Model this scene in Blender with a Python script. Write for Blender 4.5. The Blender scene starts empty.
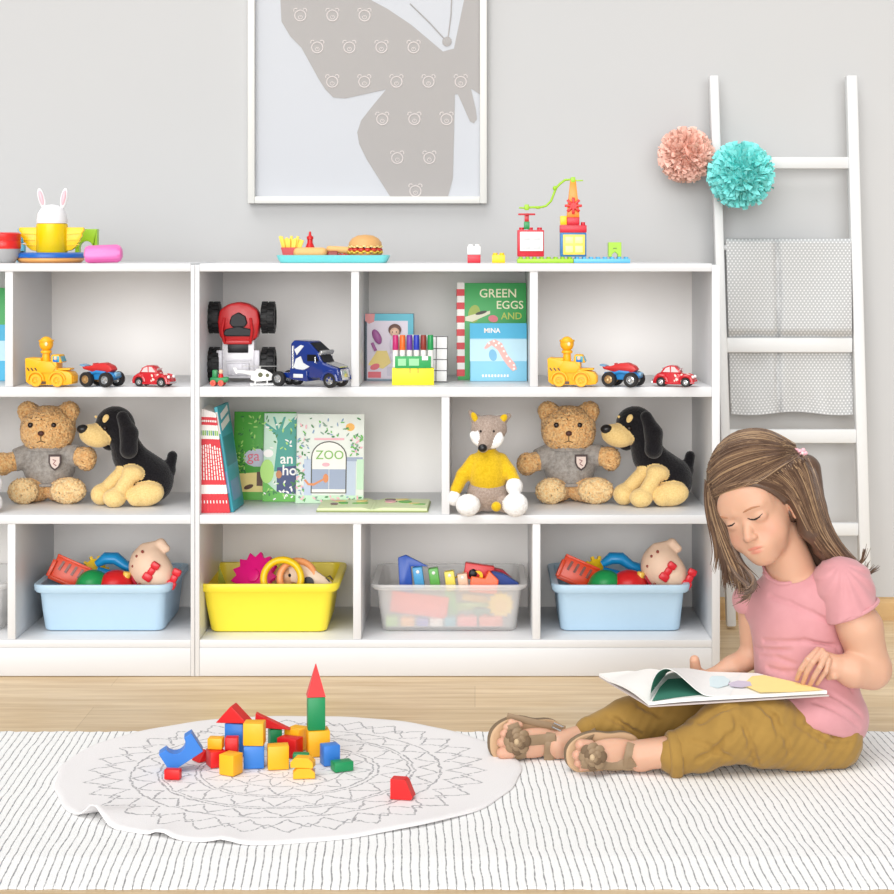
import bpy, math, random
import numpy as np
from mathutils import Vector, Matrix, Euler, noise as mn
random.seed(7); rng = np.random.default_rng(7)
C = bpy.context.scene.collection
PI = math.pi
F = 1862.0; VX = 475.0; VY = 245.0; CZ = 0.99   # focal length in px, vanishing point, camera height
def P(px, py, Y): return Vector(((px-VX)*Y/F, Y, CZ-(py-VY)*Y/F))
def S(Y): return Y/F
def ground_Y(py): return CZ*F/(py-VY)
def zof(py, Y): return CZ-(py-VY)*Y/F
def xof(px, Y): return (px-VX)*Y/F
# ---------------------------------------------------------------- materials
MATS = {}
def lin(c):
    o = []
    for v in c[:3]:
        v = v/255.0
        o.append(v/12.92 if v <= .04045 else ((v+.055)/1.055)**2.4)
    return tuple(o)+(1.0,)
class NT:
    def __init__(s, m): s.m = m; s.t = m.node_tree; s.b = s.t.nodes['Principled BSDF']
    def n(s, kind, **kw):
        nd = s.t.nodes.new(kind)
        for k, v in kw.items():
            if k.startswith('i_'):
                key = k[2:]
                nd.inputs[int(key) if key.isdigit() else key.replace('_', ' ')].default_value = v
            else: setattr(nd, k, v)
        return nd
    def l(s, a, b): s.t.links.new(a, b)
    def math(s, op, a, b=None, c=None):
        nd = s.t.nodes.new('ShaderNodeMath'); nd.operation = op
        for i, v in enumerate((a, b, c)):
            if v is None: continue
            if isinstance(v, (int, float)): nd.inputs[i].default_value = v
            else: s.l(v, nd.inputs[i])
        return nd.outputs[0]
    def mix(s, f, a, b):
        nd = s.t.nodes.new('ShaderNodeMix'); nd.data_type = 'RGBA'
        for sock, v in ((nd.inputs[0], f), (nd.inputs[6], a), (nd.inputs[7], b)):
            if isinstance(v, (int, float, tuple)): sock.default_value = v
            else: s.l(v, sock)
        return nd.outputs[2]
    def objco(s):
        return s.n('ShaderNodeTexCoord').outputs['Object']
    def noise(s, scale, detail=3, vec=None, rough=.5):
        nd = s.n('ShaderNodeTexNoise'); nd.inputs['Scale'].default_value = scale
        nd.inputs['Detail'].default_value = detail; nd.inputs['Roughness'].default_value = rough
        s.l(vec if vec is not None else s.objco(), nd.inputs['Vector']); return nd.outputs['Fac']
    def bump(s, h, strength=.3, dist=.002):
        nd = s.n('ShaderNodeBump'); nd.inputs['Strength'].default_value = strength
        nd.inputs['Distance'].default_value = dist; s.l(h, nd.inputs['Height'])
        s.l(nd.outputs[0], s.b.inputs['Normal'])
def mat(name, col, rough=.5, metal=0, var=0.04, nscale=60, bump=0, bdist=.001, spec=.5, trans=0, alpha=1, coat=0, sheen=0, sss=0, emit=None):
    if name in MATS: return MATS[name]
    m = bpy.data.materials.new(name); m.use_nodes = True; MATS[name] = m
    t = NT(m); b = t.b; c = lin(col)
    b.inputs['Roughness'].default_value = rough; b.inputs['Metallic'].default_value = metal
    b.inputs['Specular IOR Level'].default_value = spec
    b.inputs['Transmission Weight'].default_value = trans; b.inputs['Alpha'].default_value = alpha
    b.inputs['Coat Weight'].default_value = coat; b.inputs['Sheen Weight'].default_value = sheen
    if sss: b.inputs['Subsurface Weight'].default_value = sss; b.inputs['Subsurface Radius'].default_value = (1, .35, .2); b.inputs['Subsurface Scale'].default_value = .01
    f = t.noise(nscale, 3)
    lo = tuple(max(0, v*(1-var)) for v in c[:3])+(1,); hi = tuple(min(1, v*(1+var)) for v in c[:3])+(1,)
    t.l(t.mix(f, lo, hi), b.inputs['Base Color'])
    if bump: t.bump(t.noise(nscale*2.5, 4), bump, bdist)
    return m
def pl(name, col, **k):                 # glossy toy plastic
    k.setdefault('rough', .32); k.setdefault('var', .02); return mat(name, col, **k)
# ---------------------------------------------------------------- mesh builder
class MB:
    def __init__(s, scale=1.0): s.v = []; s.f = []; s.m = []; s.s = []; s.k = scale; s.M = Matrix.Identity(4)
    def add(s, vs, fs, mi=0, smooth=False, M=None):
        o = len(s.v); T = s.M @ M if M is not None else s.M
        s.v += [tuple((T @ Vector(v))*s.k) for v in vs]
        flip = T.to_3x3().determinant() < 0
        for f in fs:
            g = [i+o for i in f]
            if flip: g.reverse()
            s.f.append(g); s.m.append(mi); s.s.append(smooth)
        return s
    def bm(s, b, mi=0, smooth=False, M=None):
        b.verts.index_update()
        s.add([v.co.copy() for v in b.verts], [[v.index for v in f.verts] for f in b.faces], mi, smooth, M); b.free(); return s
    def box(s, c, d, r=None, bev=0, mi=0, seg=2, taper=None, smooth=None):
        import bmesh
        b = bmesh.new(); bmesh.ops.create_cube(b, size=1)
        for v in b.verts:
            if taper and v.co.z > 0: v.co.x *= taper[0]; v.co.y *= taper[1]
            v.co = Vector((v.co.x*d[0], v.co.y*d[1], v.co.z*d[2]))
        if bev: bmesh.ops.bevel(b, geom=b.edges[:], offset=min(bev, .49*min(d)), segments=seg, profile=.5, affect='EDGES')
        M = Matrix.Translation(c)
        if r: M = M @ Euler([math.radians(a) for a in r]).to_matrix().to_4x4()
        return s.bm(b, mi, bool(bev) if smooth is None else smooth, M)
    def ball(s, c, r, rot=None, mi=0, sub=3):
        import bmesh
        if not isinstance(r, (tuple, list)): r = (r, r, r)
        b = bmesh.new(); bmesh.ops.create_icosphere(b, subdivisions=sub, radius=1)
        M = Matrix.Translation(c)
        if rot: M = M @ Euler([math.radians(a) for a in rot]).to_matrix().to_4x4()
        M = M @ Matrix.Diagonal((r[0], r[1], r[2], 1))
        return s.bm(b, mi, True, M)
    def tube(s, pts, r, seg=10, mi=0, caps=True, smooth=True, closed=False, flat=1.0, up=None):
        pts = [Vector(p) for p in pts]; n = len(pts)
        rs = r if isinstance(r, (list, tuple)) else [r]*n
        vs = []; fs = []; u = None
        for i, p in enumerate(pts):
            if closed: t = pts[(i+1) % n]-pts[i-1]
            else: t = pts[min(i+1, n-1)]-pts[max(i-1, 0)]
            if t.length < 1e-9: t = pts[-1]-pts[0]
            t.normalize()
            if up is not None: u = Vector(up) - t*t.dot(Vector(up))
            elif u is None:
                a = Vector((0, 0, 1)) if abs(t.z) < .9 else Vector((1, 0, 0)); u = a - t*t.dot(a)
            else: u = u - t*t.dot(u)
            u.normalize(); w = t.cross(u)
            for k in range(seg):
                a = 2*PI*k/seg; vs.append(p+(u*math.cos(a)*flat+w*math.sin(a))*rs[i])
        m = n if closed else n-1
        for i in range(m):
            for k in range(seg):
                a = i*seg+k; b = i*seg+(k+1) % seg; j = ((i+1) % n)*seg
                fs.append([a, b, j+(k+1) % seg, j+k])
        s.add(vs, fs, mi, smooth)
        if caps and not closed:
            s.add(vs[:seg], [list(range(seg))[::-1]], mi); s.add(vs[-seg:], [list(range(seg))], mi)
        return s
    def cyl(s, p0, p1, r0, r1=None, seg=24, mi=0, bev=0, smooth=True):
        r1 = r0 if r1 is None else r1; p0 = Vector(p0); p1 = Vector(p1)
        if bev:
            d = (p1-p0).normalized()*bev
            return s.tube([p0, p0, p0+d*.3, p0+d, p1-d, p1-d*.3, p1, p1], [.001, r0-bev, r0-bev*.3, r0, r1, r1-bev*.3, r1-bev, .001], seg, mi, False, smooth)
        return s.tube([p0, p1], [r0, r1], seg, mi, True, smooth)
    def lathe(s, prof, seg=32, mi=0, c=(0, 0, 0), axis='z', smooth=True, sx=1, sy=1):
        vs = []; fs = []
        for (r, z) in prof:
            for k in range(seg):
                a = 2*PI*k/seg; q = (r*math.cos(a)*sx, r*math.sin(a)*sy, z)
                if axis == 'y': q = (q[0], q[2], q[1])
                elif axis == 'x': q = (q[2], q[0], q[1])
                vs.append((q[0]+c[0], q[1]+c[1], q[2]+c[2]))
        for i in range(len(prof)-1):
            for k in range(seg):
                f = [i*seg+k, i*seg+(k+1) % seg, (i+1)*seg+(k+1) % seg, (i+1)*seg+k]
                fs.append(f[::-1] if axis == 'y' else f)
        return s.add(vs, fs, mi, smooth)
    def prism(s, pts, y0, y1, mi=0, bev=0, plane='xz', smooth=False, M=None, side_mi=None):
        import bmesh
        b = bmesh.new()
        ar = sum(pts[i-1][0]*pts[i][1]-pts[i][0]*pts[i-1][1] for i in range(len(pts)))
        if ar < 0: pts = pts[::-1]
        if plane == 'xz': q = [(x, y0, z) for x, z in pts]; d = (0, y1-y0, 0)
        elif plane == 'xy': q = [(x, z, y0) for x, z in pts]; d = (0, 0, y1-y0)
        else: q = [(y0, x, z) for x, z in pts]; d = (y1-y0, 0, 0)
        f = b.faces.new([b.verts.new(p) for p in q])
        r = bmesh.ops.extrude_face_region(b, geom=[f])
        for v in r['geom']:
            if isinstance(v, bmesh.types.BMVert): v.co += Vector(d)
        if bev: bmesh.ops.bevel(b, geom=b.edges[:], offset=bev, segments=2, profile=.5, affect='EDGES', clamp_overlap=True)
        bmesh.ops.recalc_face_normals(b, faces=b.faces[:])
        return s.bm(b, mi, smooth, M)
    def build(s, name, mats, parent=None, loc=None, auto=40):
        me = bpy.data.meshes.new(name); me.from_pydata(s.v, [], s.f); me.update()
        if not isinstance(mats, (list, tuple)): mats = [mats]
        for m in mats: me.materials.append(m)
        me.polygons.foreach_set('material_index', s.m); me.polygons.foreach_set('use_smooth', s.s)
        if auto and any(s.s): me.set_sharp_from_angle(angle=math.radians(auto))
        o = bpy.data.objects.new(name, me); C.objects.link(o)
        if parent is not None: o.parent = parent
        if loc is not None: o.location = loc
        return o
def tag(o, label=None, cat=None, group=None, kind=None):
    if label: o['label'] = label
    if cat: o['category'] = cat
    if group: o['group'] = group
    if kind: o['kind'] = kind
    return o
def thing(name, label, cat, loc, rz=0, group=None):
    o = bpy.data.objects.new(name, None); C.objects.link(o); o.empty_display_size = .02
    o.location = loc; o.rotation_euler = (0, 0, math.radians(rz)); return tag(o, label, cat, group)
def kids(o): return [c for c in bpy.data.objects if c.parent == o]
def dup(root, loc, label, group=None, keep=None):
    r = root.copy(); C.objects.link(r); r.location = loc; r['label'] = label
    if group: r['group'] = group
    def rec(src, dst):
        for ch in kids(src):
            c = ch.copy(); C.objects.link(c); c.parent = dst; rec(ch, c)
    rec(root, r); return r
def rrect(w, h, r, n=5, cx=0, cy=0):
    out = []
    for (sx, sy, a0) in ((1, 1, 0), (-1, 1, 90), (-1, -1, 180), (1, -1, 270)):
        for i in range(n+1):
            a = math.radians(a0+90*i/n); out.append((cx+sx*(w/2-r)+r*math.cos(a), cy+sy*(h/2-r)+r*math.sin(a)))
    return out
def loft(mb, rings, mi=0, smooth=True, cap0=True, cap1=True, flip=False):
    n = len(rings[0]); vs = [p for r in rings for p in r]; fs = []
    for i in range(len(rings)-1):
        for k in range(n): fs.append([i*n+k, i*n+(k+1) % n, (i+1)*n+(k+1) % n, (i+1)*n+k])
    if cap0: fs.append(list(range(n))[::-1])
    if cap1: fs.append([(len(rings)-1)*n+k for k in range(n)])
    if flip: fs = [f[::-1] for f in fs]
    mb.add(vs, fs, mi, smooth)
def text_part(txt, size, mats, parent, loc, rot=(90, 0, 0), depth=.0006, name='lettering', extra_bold=0.0, align='LEFT', sx=1.0):
    cu = bpy.data.curves.new(name, 'FONT'); cu.body = txt; cu.size = size; cu.extrude = depth; cu.offset = extra_bold; cu.align_x = align
    cu.resolution_u = 3
    to = bpy.data.objects.new(name, cu); C.objects.link(to)
    bpy.context.view_layer.update()
    me = bpy.data.meshes.new_from_object(to.evaluated_get(bpy.context.evaluated_depsgraph_get()))
    bpy.data.objects.remove(to); me.name = name
    me.materials.clear(); me.materials.append(mats)
    o = bpy.data.objects.new(name, me); C.objects.link(o); o.parent = parent
    o.location = loc; o.rotation_euler = [math.radians(a) for a in rot]; o.scale = (sx, 1, 1)
    return o
# ---------------------------------------------------------------- implicit surfaces (surface nets)
class SDF:
    """Smooth union of capsules, ellipsoids and boxes, turned into one continuous mesh."""
    def __init__(s, lo, hi, h):
        s.lo = np.array(lo, float); s.h = h
        s.n = np.ceil((np.array(hi)-s.lo)/h).astype(int)+1
        s.D = np.full(s.n, 1.0, np.float32); s.mat = np.zeros(s.n, np.uint8); s.R = np.full(s.n, 1.0, np.float32)
    def _blk(s, lo, hi):
        a = np.clip(np.floor((lo-s.lo)/s.h).astype(int), 0, s.n); b = np.clip(np.ceil((hi-s.lo)/s.h).astype(int)+1, 0, s.n)
        sl = tuple(slice(a[i], b[i]) for i in range(3))
        g = [((np.arange(a[i], b[i])*s.h+s.lo[i]).astype(np.float32)) for i in range(3)]
        return sl, g[0][:, None, None], g[1][None, :, None], g[2][None, None, :]
    def _put(s, sl, d, k, op, mi):
        A = s.D[sl]
        if op == 'add':
            if k > 0:
                hh = np.maximum(k-np.abs(A-d), 0)/k; s.D[sl] = np.minimum(A, d)-hh*hh*k*.25
            else: s.D[sl] = np.minimum(A, d)
            R = s.R[sl]; w = d < R; M = s.mat[sl]; M[w] = mi; s.mat[sl] = M; s.R[sl] = np.minimum(R, d)
        elif op == 'sub':
            d = -d
            if k > 0:
                hh = np.maximum(k-np.abs(A-d), 0)/k; s.D[sl] = np.maximum(A, d)+hh*hh*k*.25
            else: s.D[sl] = np.maximum(A, d)
            w = (-d) < 0.0
            if mi is not None:
                M = s.mat[sl]; M[(-d) < s.h*2] = mi; s.mat[sl] = M
    def cap(s, a, b, ra, rb=None, k=.01, op='add', mi=0):
        a = np.array(a, float); b = np.array(b, float); rb = ra if rb is None else rb
        m = max(ra, rb)+k+s.h*3
        sl, X, Y, Z = s._blk(np.minimum(a, b)-m, np.maximum(a, b)+m)
        ab = b-a; L = max(ab@ab, 1e-12)
        t = np.clip(((X-a[0])*ab[0]+(Y-a[1])*ab[1]+(Z-a[2])*ab[2])/L, 0, 1)
        d = np.sqrt((X-a[0]-t*ab[0])**2+(Y-a[1]-t*ab[1])**2+(Z-a[2]-t*ab[2])**2)-(ra+(rb-ra)*t)
        s._put(sl, d.astype(np.float32), k, op, mi); return s
    def chain(s, pts, rs, k=.01, op='add', mi=0):
        for i in range(len(pts)-1): s.cap(pts[i], pts[i+1], rs[i], rs[i+1], k, op, mi)
        return s
    def ell(s, c, r, R=None, k=.01, op='add', mi=0):
        c = np.array(c, float); r = np.array(r, float); R = np.eye(3) if R is None else np.array(R)
        ext = np.sqrt(((R*r[None, :])**2).sum(1))+k+s.h*3
        sl, X, Y, Z = s._blk(c-ext, c+ext)
        x, y, z = X-c[0], Y-c[1], Z-c[2]
        u = [x*R[0, i]+y*R[1, i]+z*R[2, i] for i in range(3)]
        k0 = np.sqrt(sum((u[i]/r[i])**2 for i in range(3))); k1 = np.sqrt(sum((u[i]/r[i]**2)**2 for i in range(3)))
        d = k0*(k0-1)/np.maximum(k1, 1e-9)
        s._put(sl, d.astype(np.float32), k, op, mi); return s
    def box(s, c, hs, rad=.002, R=None, k=0, op='add', mi=0):
        c = np.array(c, float); hs = np.array(hs, float); R = np.eye(3) if R is None else np.array(R)
        ext = np.abs(R)@hs+k+s.h*3
        sl, X, Y, Z = s._blk(c-ext, c+ext)
        x, y, z = X-c[0], Y-c[1], Z-c[2]
        q = [np.abs(x*R[0, i]+y*R[1, i]+z*R[2, i])-(hs[i]-rad) for i in range(3)]
        d = np.sqrt(sum(np.maximum(v, 0)**2 for v in q))+np.minimum(np.maximum(np.maximum(q[0], q[1]), q[2]), 0)-rad
        s._put(sl, d.astype(np.float32), k, op, mi); return s
    def half(s, p, n, k=.002, mi=None):
        """cut away everything on the side the normal points to"""
        n = np.array(n, float); n /= np.linalg.norm(n)
        sl, X, Y, Z = s._blk(s.lo-1, s.lo+s.n*s.h+1)
        d = -((X-p[0])*n[0]+(Y-p[1])*n[1]+(Z-p[2])*n[2])
        s._put(sl, d.astype(np.float32), k, 'sub', mi); return s
    def fn(s, f):
        sl, X, Y, Z = s._blk(s.lo-1, s.lo+s.n*s.h+1)
        s.D = (s.D+f(X, Y, Z)).astype(np.float32); return s
    def mesh(s):
        D = s.D; I = D < 0; n = s.n-1
        cnt = np.zeros(tuple(n), np.uint8)
        offs = [(i, j, k) for i in (0, 1) for j in (0, 1) for k in (0, 1)]
        for o in offs: cnt += I[o[0]:o[0]+n[0], o[1]:o[1]+n[1], o[2]:o[2]+n[2]]
        act = np.argwhere((cnt > 0) & (cnt < 8))
        val = {o: D[act[:, 0]+o[0], act[:, 1]+o[1], act[:, 2]+o[2]].astype(float) for o in offs}
        acc = np.zeros((len(act), 3)); c = np.zeros(len(act))
        for o in offs:
            for ax in range(3):
                if o[ax]: continue
                p = list(o); p[ax] = 1; va, vb = val[o], val[tuple(p)]
                x = (va < 0) != (vb < 0); den = np.where(x, va-vb, 1); t = va/den
                q = np.tile(np.array(o, float), (len(act), 1)); q[:, ax] += t
                acc += np.where(x[:, None], q, 0); c += x
        V = (act+acc/c[:, None])*s.h+s.lo
        idx = np.full(tuple(n), -1, np.int64); idx[act[:, 0], act[:, 1], act[:, 2]] = np.arange(len(act))
        quads = []; qm = []
        for ax in range(3):
            a, b = [(1, 2), (2, 0), (0, 1)][ax]
            sh0 = [slice(0, None)]*3; sh1 = [slice(0, None)]*3; sh0[ax] = slice(0, -1); sh1[ax] = slice(1, None)
            e = np.argwhere(I[tuple(sh0)] != I[tuple(sh1)])
            ok = (e[:, a] > 0) & (e[:, b] > 0) & (e[:, a] < n[a]) & (e[:, b] < n[b]); e = e[ok]
            ins = I[e[:, 0], e[:, 1], e[:, 2]]
            def g(da, db):
                q = e.copy(); q[:, a] += da; q[:, b] += db; return idx[q[:, 0], q[:, 1], q[:, 2]]
            Q = np.stack([g(-1, -1), g(0, -1), g(0, 0), g(-1, 0)], 1)
            Q = np.where(ins[:, None], Q, Q[:, ::-1]); good = (Q >= 0).all(1)
            quads.append(Q[good]); qm.append(s.mat[e[:, 0], e[:, 1], e[:, 2]][good])
        return V, np.concatenate(quads), np.concatenate(qm)
    def build(s, name, mats, parent=None, fuzz=0, seed=1, relax=1, origin=None):
        V, Q, M = s.mesh()
        for _ in range(relax):     # light smoothing along the quads
            A = np.zeros_like(V); c = np.zeros(len(V))
            for i in range(4):
                np.add.at(A, Q[:, i], V[Q[:, (i+1) % 4]]); np.add.at(c, Q[:, i], 1)
            V = V*.5+.5*A/np.maximum(c, 1)[:, None]
        if fuzz:
            r = np.random.default_rng(seed)
            V = V+r.normal(0, fuzz, V.shape)
        if origin is not None: V = V-np.array(origin)
        me = bpy.data.meshes.new(name); me.vertices.add(len(V)); me.vertices.foreach_set('co', V.ravel().astype(np.float32))
        me.loops.add(len(Q)*4); me.loops.foreach_set('vertex_index', Q.ravel().astype(np.int32))
        me.polygons.add(len(Q)); me.polygons.foreach_set('loop_start', np.arange(0, len(Q)*4, 4, dtype=np.int32))
        me.polygons.foreach_set('loop_total', np.full(len(Q), 4, np.int32))
        if not isinstance(mats, (list, tuple)): mats = [mats]
        for m in mats: me.materials.append(m)
        me.polygons.foreach_set('material_index', np.minimum(M, len(mats)-1).astype(np.int32))
        me.polygons.foreach_set('use_smooth', np.ones(len(Q), bool))
        me.update(calc_edges=True); me.validate()
        o = bpy.data.objects.new(name, me); C.objects.link(o)
        if parent is not None: o.parent = parent
        return o
# ================================================================ camera, light, room
cd = bpy.data.cameras.new('camera'); cam = bpy.data.objects.new('camera', cd); C.objects.link(cam)
cam.location = (0, 0, CZ); cam.rotation_euler = (PI/2, 0, 0); cd.sensor_width = 36; cd.lens = F/894*36
cd.shift_x = (447-VX)/894; cd.shift_y = -(447-VY)/894; cd.clip_start = .05
bpy.context.scene.camera = cam
vs = bpy.context.scene.view_settings
vs.view_transform = 'Standard'; vs.look = 'None'; vs.gamma = 1; vs.exposure = -0.04; vs.use_curve_mapping = False
w = bpy.data.worlds.new('daylight'); bpy.context.scene.world = w; w.use_nodes = True
bg = w.node_tree.nodes['Background']; bg.inputs[0].default_value = (1.0, 1.0, 1.0, 1); bg.inputs[1].default_value = 0.34
sd = bpy.data.lights.new('added_soft_sun', 'SUN'); so = bpy.data.objects.new('added_soft_sun', sd); C.objects.link(so)  # added soft overhead sun for shape and a brighter floor; no window stands behind it
sd.energy = 2.0; sd.angle = math.radians(50); sd.color = (1, .99, .98)
so.rotation_euler = (math.radians(32), 0, math.radians(-28))
sd = bpy.data.lights.new('added_soft_sun', 'SUN'); so = bpy.data.objects.new('added_soft_sun', sd); C.objects.link(so)  # added frontal fill sun that brightens the compartments and their right walls
sd.energy = 1.35; sd.angle = math.radians(32); sd.color = (1, .995, .985)
so.rotation_euler = (math.radians(80), 0, math.radians(-15))
sd = bpy.data.lights.new('added_soft_sun', 'SUN'); so = bpy.data.objects.new('added_soft_sun', sd); C.objects.link(so)  # second added frontal fill, turned the other way to lift the left walls
sd.energy = 1.0; sd.angle = math.radians(32); sd.color = (1, .995, .985)
so.rotation_euler = (math.radians(80), 0, math.radians(10))

def struct(name, mb, m): return tag(mb.build(name, m), kind='structure')
WY = 4.93
m = bpy.data.materials.new('white_wall_paint'); m.use_nodes = True; t = NT(m)
t.l(t.mix(t.noise(1.3, 2), lin((190, 191, 192)), lin((195, 195, 195))), t.b.inputs['Base Color']); t.b.inputs['Roughness'].default_value = .8
t.bump(t.noise(260, 3), .05, .001); WALL = m
struct('wall_back', MB().box((0, WY+.05, 1.6), (9, .1, 3.3)), WALL)
m = bpy.data.materials.new('pale_oak_planks'); m.use_nodes = True; t = NT(m)
mp = t.n('ShaderNodeMapping'); t.l(t.objco(), mp.inputs[0]); mp.inputs['Scale'].default_value = (1.6, 22, 1)
g1 = t.noise(1.6, 8, mp.outputs[0], .65)
mp2 = t.n('ShaderNodeMapping'); t.l(t.objco(), mp2.inputs[0]); mp2.inputs['Scale'].default_value = (5, 150, 1)
g2 = t.noise(1.0, 4, mp2.outputs[0])
r1 = t.n('ShaderNodeMapRange'); t.l(g1, r1.inputs[0]); r1.inputs[1].default_value = .38; r1.inputs[2].default_value = .66
colr = t.mix(r1.outputs[0], lin((208, 176, 130)), lin((240, 216, 178)))
r2 = t.n('ShaderNodeMapRange'); t.l(g2, r2.inputs[0]); r2.inputs[1].default_value = .3; r2.inputs[2].default_value = .7
colr = t.mix(t.math('MULTIPLY', r2.outputs[0], .35), colr, lin((208, 184, 150)))
br = t.n('ShaderNodeTexBrick'); t.l(t.objco(), br.inputs[0]); br.offset = .43; br.inputs['Scale'].default_value = 1
br.inputs['Brick Width'].default_value = 1.9; br.inputs['Row Height'].default_value = .19; br.inputs['Mortar Size'].default_value = .0007
br.inputs['Color1'].default_value = (.86, .86, .86, 1); br.inputs['Color2'].default_value = (1, 1, 1, 1); br.inputs['Mortar'].default_value = (.6, .54, .47, 1)
mx = t.n('ShaderNodeMix'); mx.data_type = 'RGBA'; mx.blend_type = 'MULTIPLY'; mx.inputs[0].default_value = .75
t.l(colr, mx.inputs[6]); t.l(br.outputs[0], mx.inputs[7]); t.l(mx.outputs[2], t.b.inputs['Base Color'])
t.b.inputs['Roughness'].default_value = .42; t.bump(g2, .08, .001)
struct('floor', MB().box((0, 2.2, -.05), (9, 5.5, .1)), m)
m = bpy.data.materials.new('oak_baseboard'); m.use_nodes = True; t = NT(m)
mp = t.n('ShaderNodeMapping'); t.l(t.objco(), mp.inputs[0]); mp.inputs['Scale'].default_value = (3, 40, 40)
t.l(t.mix(t.noise(1.5, 6, mp.outputs[0]), lin((184, 146, 94)), lin((212, 178, 126))), t.b.inputs['Base Color']); t.b.inputs['Roughness'].default_value = .45
b = MB(); b.prism([(WY, 0), (WY-.016, 0), (WY-.016, .045), (WY-.012, .055), (WY, .058)], -4.5, 4.5, plane='yz')
struct('baseboard_back', b, m)
# ================================================================ striped carpet
y1c = (CZ-.0115)*F/(731-VY); y0c = ground_Y(890)
m = bpy.data.materials.new('ribbed_white_carpet'); m.use_nodes = True; t = NT(m)
mp = t.n('ShaderNodeMapping'); t.l(t.objco(), mp.inputs[0]); mp.inputs['Rotation'].default_value = (0, 0, -.045)
wob = t.noise(9, 3, mp.outputs[0]); sep = t.n('ShaderNodeSeparateXYZ'); t.l(mp.outputs[0], sep.inputs[0])
xx = t.math('ADD', sep.outputs[0], t.math('MULTIPLY', t.math('SUBTRACT', wob, .5), .011))
ph = t.math('FRACT', t.math('DIVIDE', xx, .0138)); row = t.math('FLOOR', t.math('DIVIDE', xx, .0138))
dist = t.math('ABSOLUTE', t.math('SUBTRACT', ph, .5))
cb = t.n('ShaderNodeCombineXYZ'); t.l(t.math('MULTIPLY', row, 3.77), cb.inputs[0]); t.l(sep.outputs[1], cb.inputs[1])
nz = t.noise(75, 2, cb.outputs[0]); nz2 = t.noise(420, 2)
wid = t.math('ADD', .012, t.math('MULTIPLY', nz, .10))
line = t.n('ShaderNodeMapRange'); line.interpolation_type = 'SMOOTHSTEP'
t.l(t.math('SUBTRACT', dist, wid), line.inputs[0]); line.inputs[1].default_value = -.03; line.inputs[2].default_value = .035; line.inputs[3].default_value = 1; line.inputs[4].default_value = 0
dash = t.n('ShaderNodeMapRange'); t.l(t.math('MULTIPLY_ADD', nz2, .5, t.math('MULTIPLY', nz, .5)), dash.inputs[0]); dash.inputs[1].default_value = .36; dash.inputs[2].default_value = .52
dash.inputs[3].default_value = .35
base = t.mix(nz2, lin((246, 246, 245)), lin((255, 255, 254)))
t.l(t.mix(t.math('MULTIPLY', line.outputs[0], dash.outputs[0]), base, lin((158, 158, 160))), t.b.inputs['Base Color'])
t.b.inputs['Roughness'].default_value = .95; t.b.inputs['Specular IOR Level'].default_value = .1
h = t.math('ADD', t.math('MULTIPLY', line.outputs[0], -1.2), t.math('MULTIPLY', nz2, .9)); t.bump(h, .55, .003)
b = MB(); n = 260; yc = (y0c+y1c)/2
vs_ = []; fs_ = []
for i in range(n+1):
    x = -1.6+3.6*i/n; e1 = y1c+.0035*math.sin(i*2.4)+.002*math.sin(i*.7); e0 = y0c+.002*math.sin(i*1.3)
    for (yy, zz) in ((e0, 0), (e0+.002, .003), (e0+.12, .0115), (e1-.006, .0115), (e1, .008), (e1, 0)): vs_.append((x, yy-yc, zz))
for i in range(n):
    for k in range(5): fs_.append([i*6+k, (i+1)*6+k, (i+1)*6+k+1, i*6+k+1])
    fs_.append([i*6+5, (i+1)*6+5, (i+1)*6, i*6])
b.add(vs_, fs_, 0, False); CARPET = b.build('striped_carpet', m, loc=(0, yc, .0005))
tag(CARPET, 'white ribbed carpet with thin broken grey stripes lying on the oak floor', 'carpet')
CT = .012
# ================================================================ round rug
m = bpy.data.materials.new('mandala_rug_cloth'); m.use_nodes = True; t = NT(m)
wv = t.n('ShaderNodeTexNoise'); wv.inputs['Scale'].default_value = 45; wv.inputs['Detail'].default_value = 2; t.l(t.objco(), wv.inputs[0])
vm = t.n('ShaderNodeVectorMath'); vm.operation = 'SUBTRACT'; t.l(wv.outputs['Color'], vm.inputs[0]); vm.inputs[1].default_value = (.5, .5, .5)
vm2 = t.n('ShaderNodeVectorMath'); vm2.operation = 'SCALE'; t.l(vm.outputs[0], vm2.inputs[0]); vm2.inputs['Scale'].default_value = .016
vm3 = t.n('ShaderNodeVectorMath'); vm3.operation = 'ADD'; t.l(vm2.outputs[0], vm3.inputs[0]); t.l(t.objco(), vm3.inputs[1])
sep = t.n('ShaderNodeSeparateXYZ'); t.l(vm3.outputs[0], sep.inputs[0])
rr = t.math('SQRT', t.math('ADD', t.math('MULTIPLY', sep.outputs[0], sep.outputs[0]), t.math('MULTIPLY', sep.outputs[1], sep.outputs[1])))
th = t.math('DIVIDE', t.math('ARCTAN2', sep.outputs[1], sep.outputs[0]), 2*PI)
acc = None
def ringln(r0, w_, amp=0, n_=0, ph_=0):
    global acc
    if amp:
        f = t.math('FRACT', t.math('MULTIPLY_ADD', th, float(n_), ph_)); tri = t.math('ABSOLUTE', t.math('SUBTRACT', f, .5))
        rad = t.math('ADD', r0-amp/2, t.math('MULTIPLY', tri, 2*amp))
        d = t.math('ABSOLUTE', t.math('SUBTRACT', rr, rad)); w_ = w_*1.9
    else: d = t.math('ABSOLUTE', t.math('SUBTRACT', rr, r0)); w_ = w_*1.3
    v = t.math('LESS_THAN', d, w_); acc = v if acc is None else t.math('MAXIMUM', acc, v)
for a in ((.345, .0016, .045, 30), (.32, .0016, .045, 30, .5), (.285, .0016), (.262, .0016, .035, 26, .2), (.235, .0016), (.226, .0014),
          (.198, .0016, .045, 20), (.168, .0014), (.158, .0014), (.132, .0016, .04, 16), (.105, .0014), (.08, .0015, .04, 12, .3), (.05, .0014), (.03, .0015, .03, 8)): ringln(*a)
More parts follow.
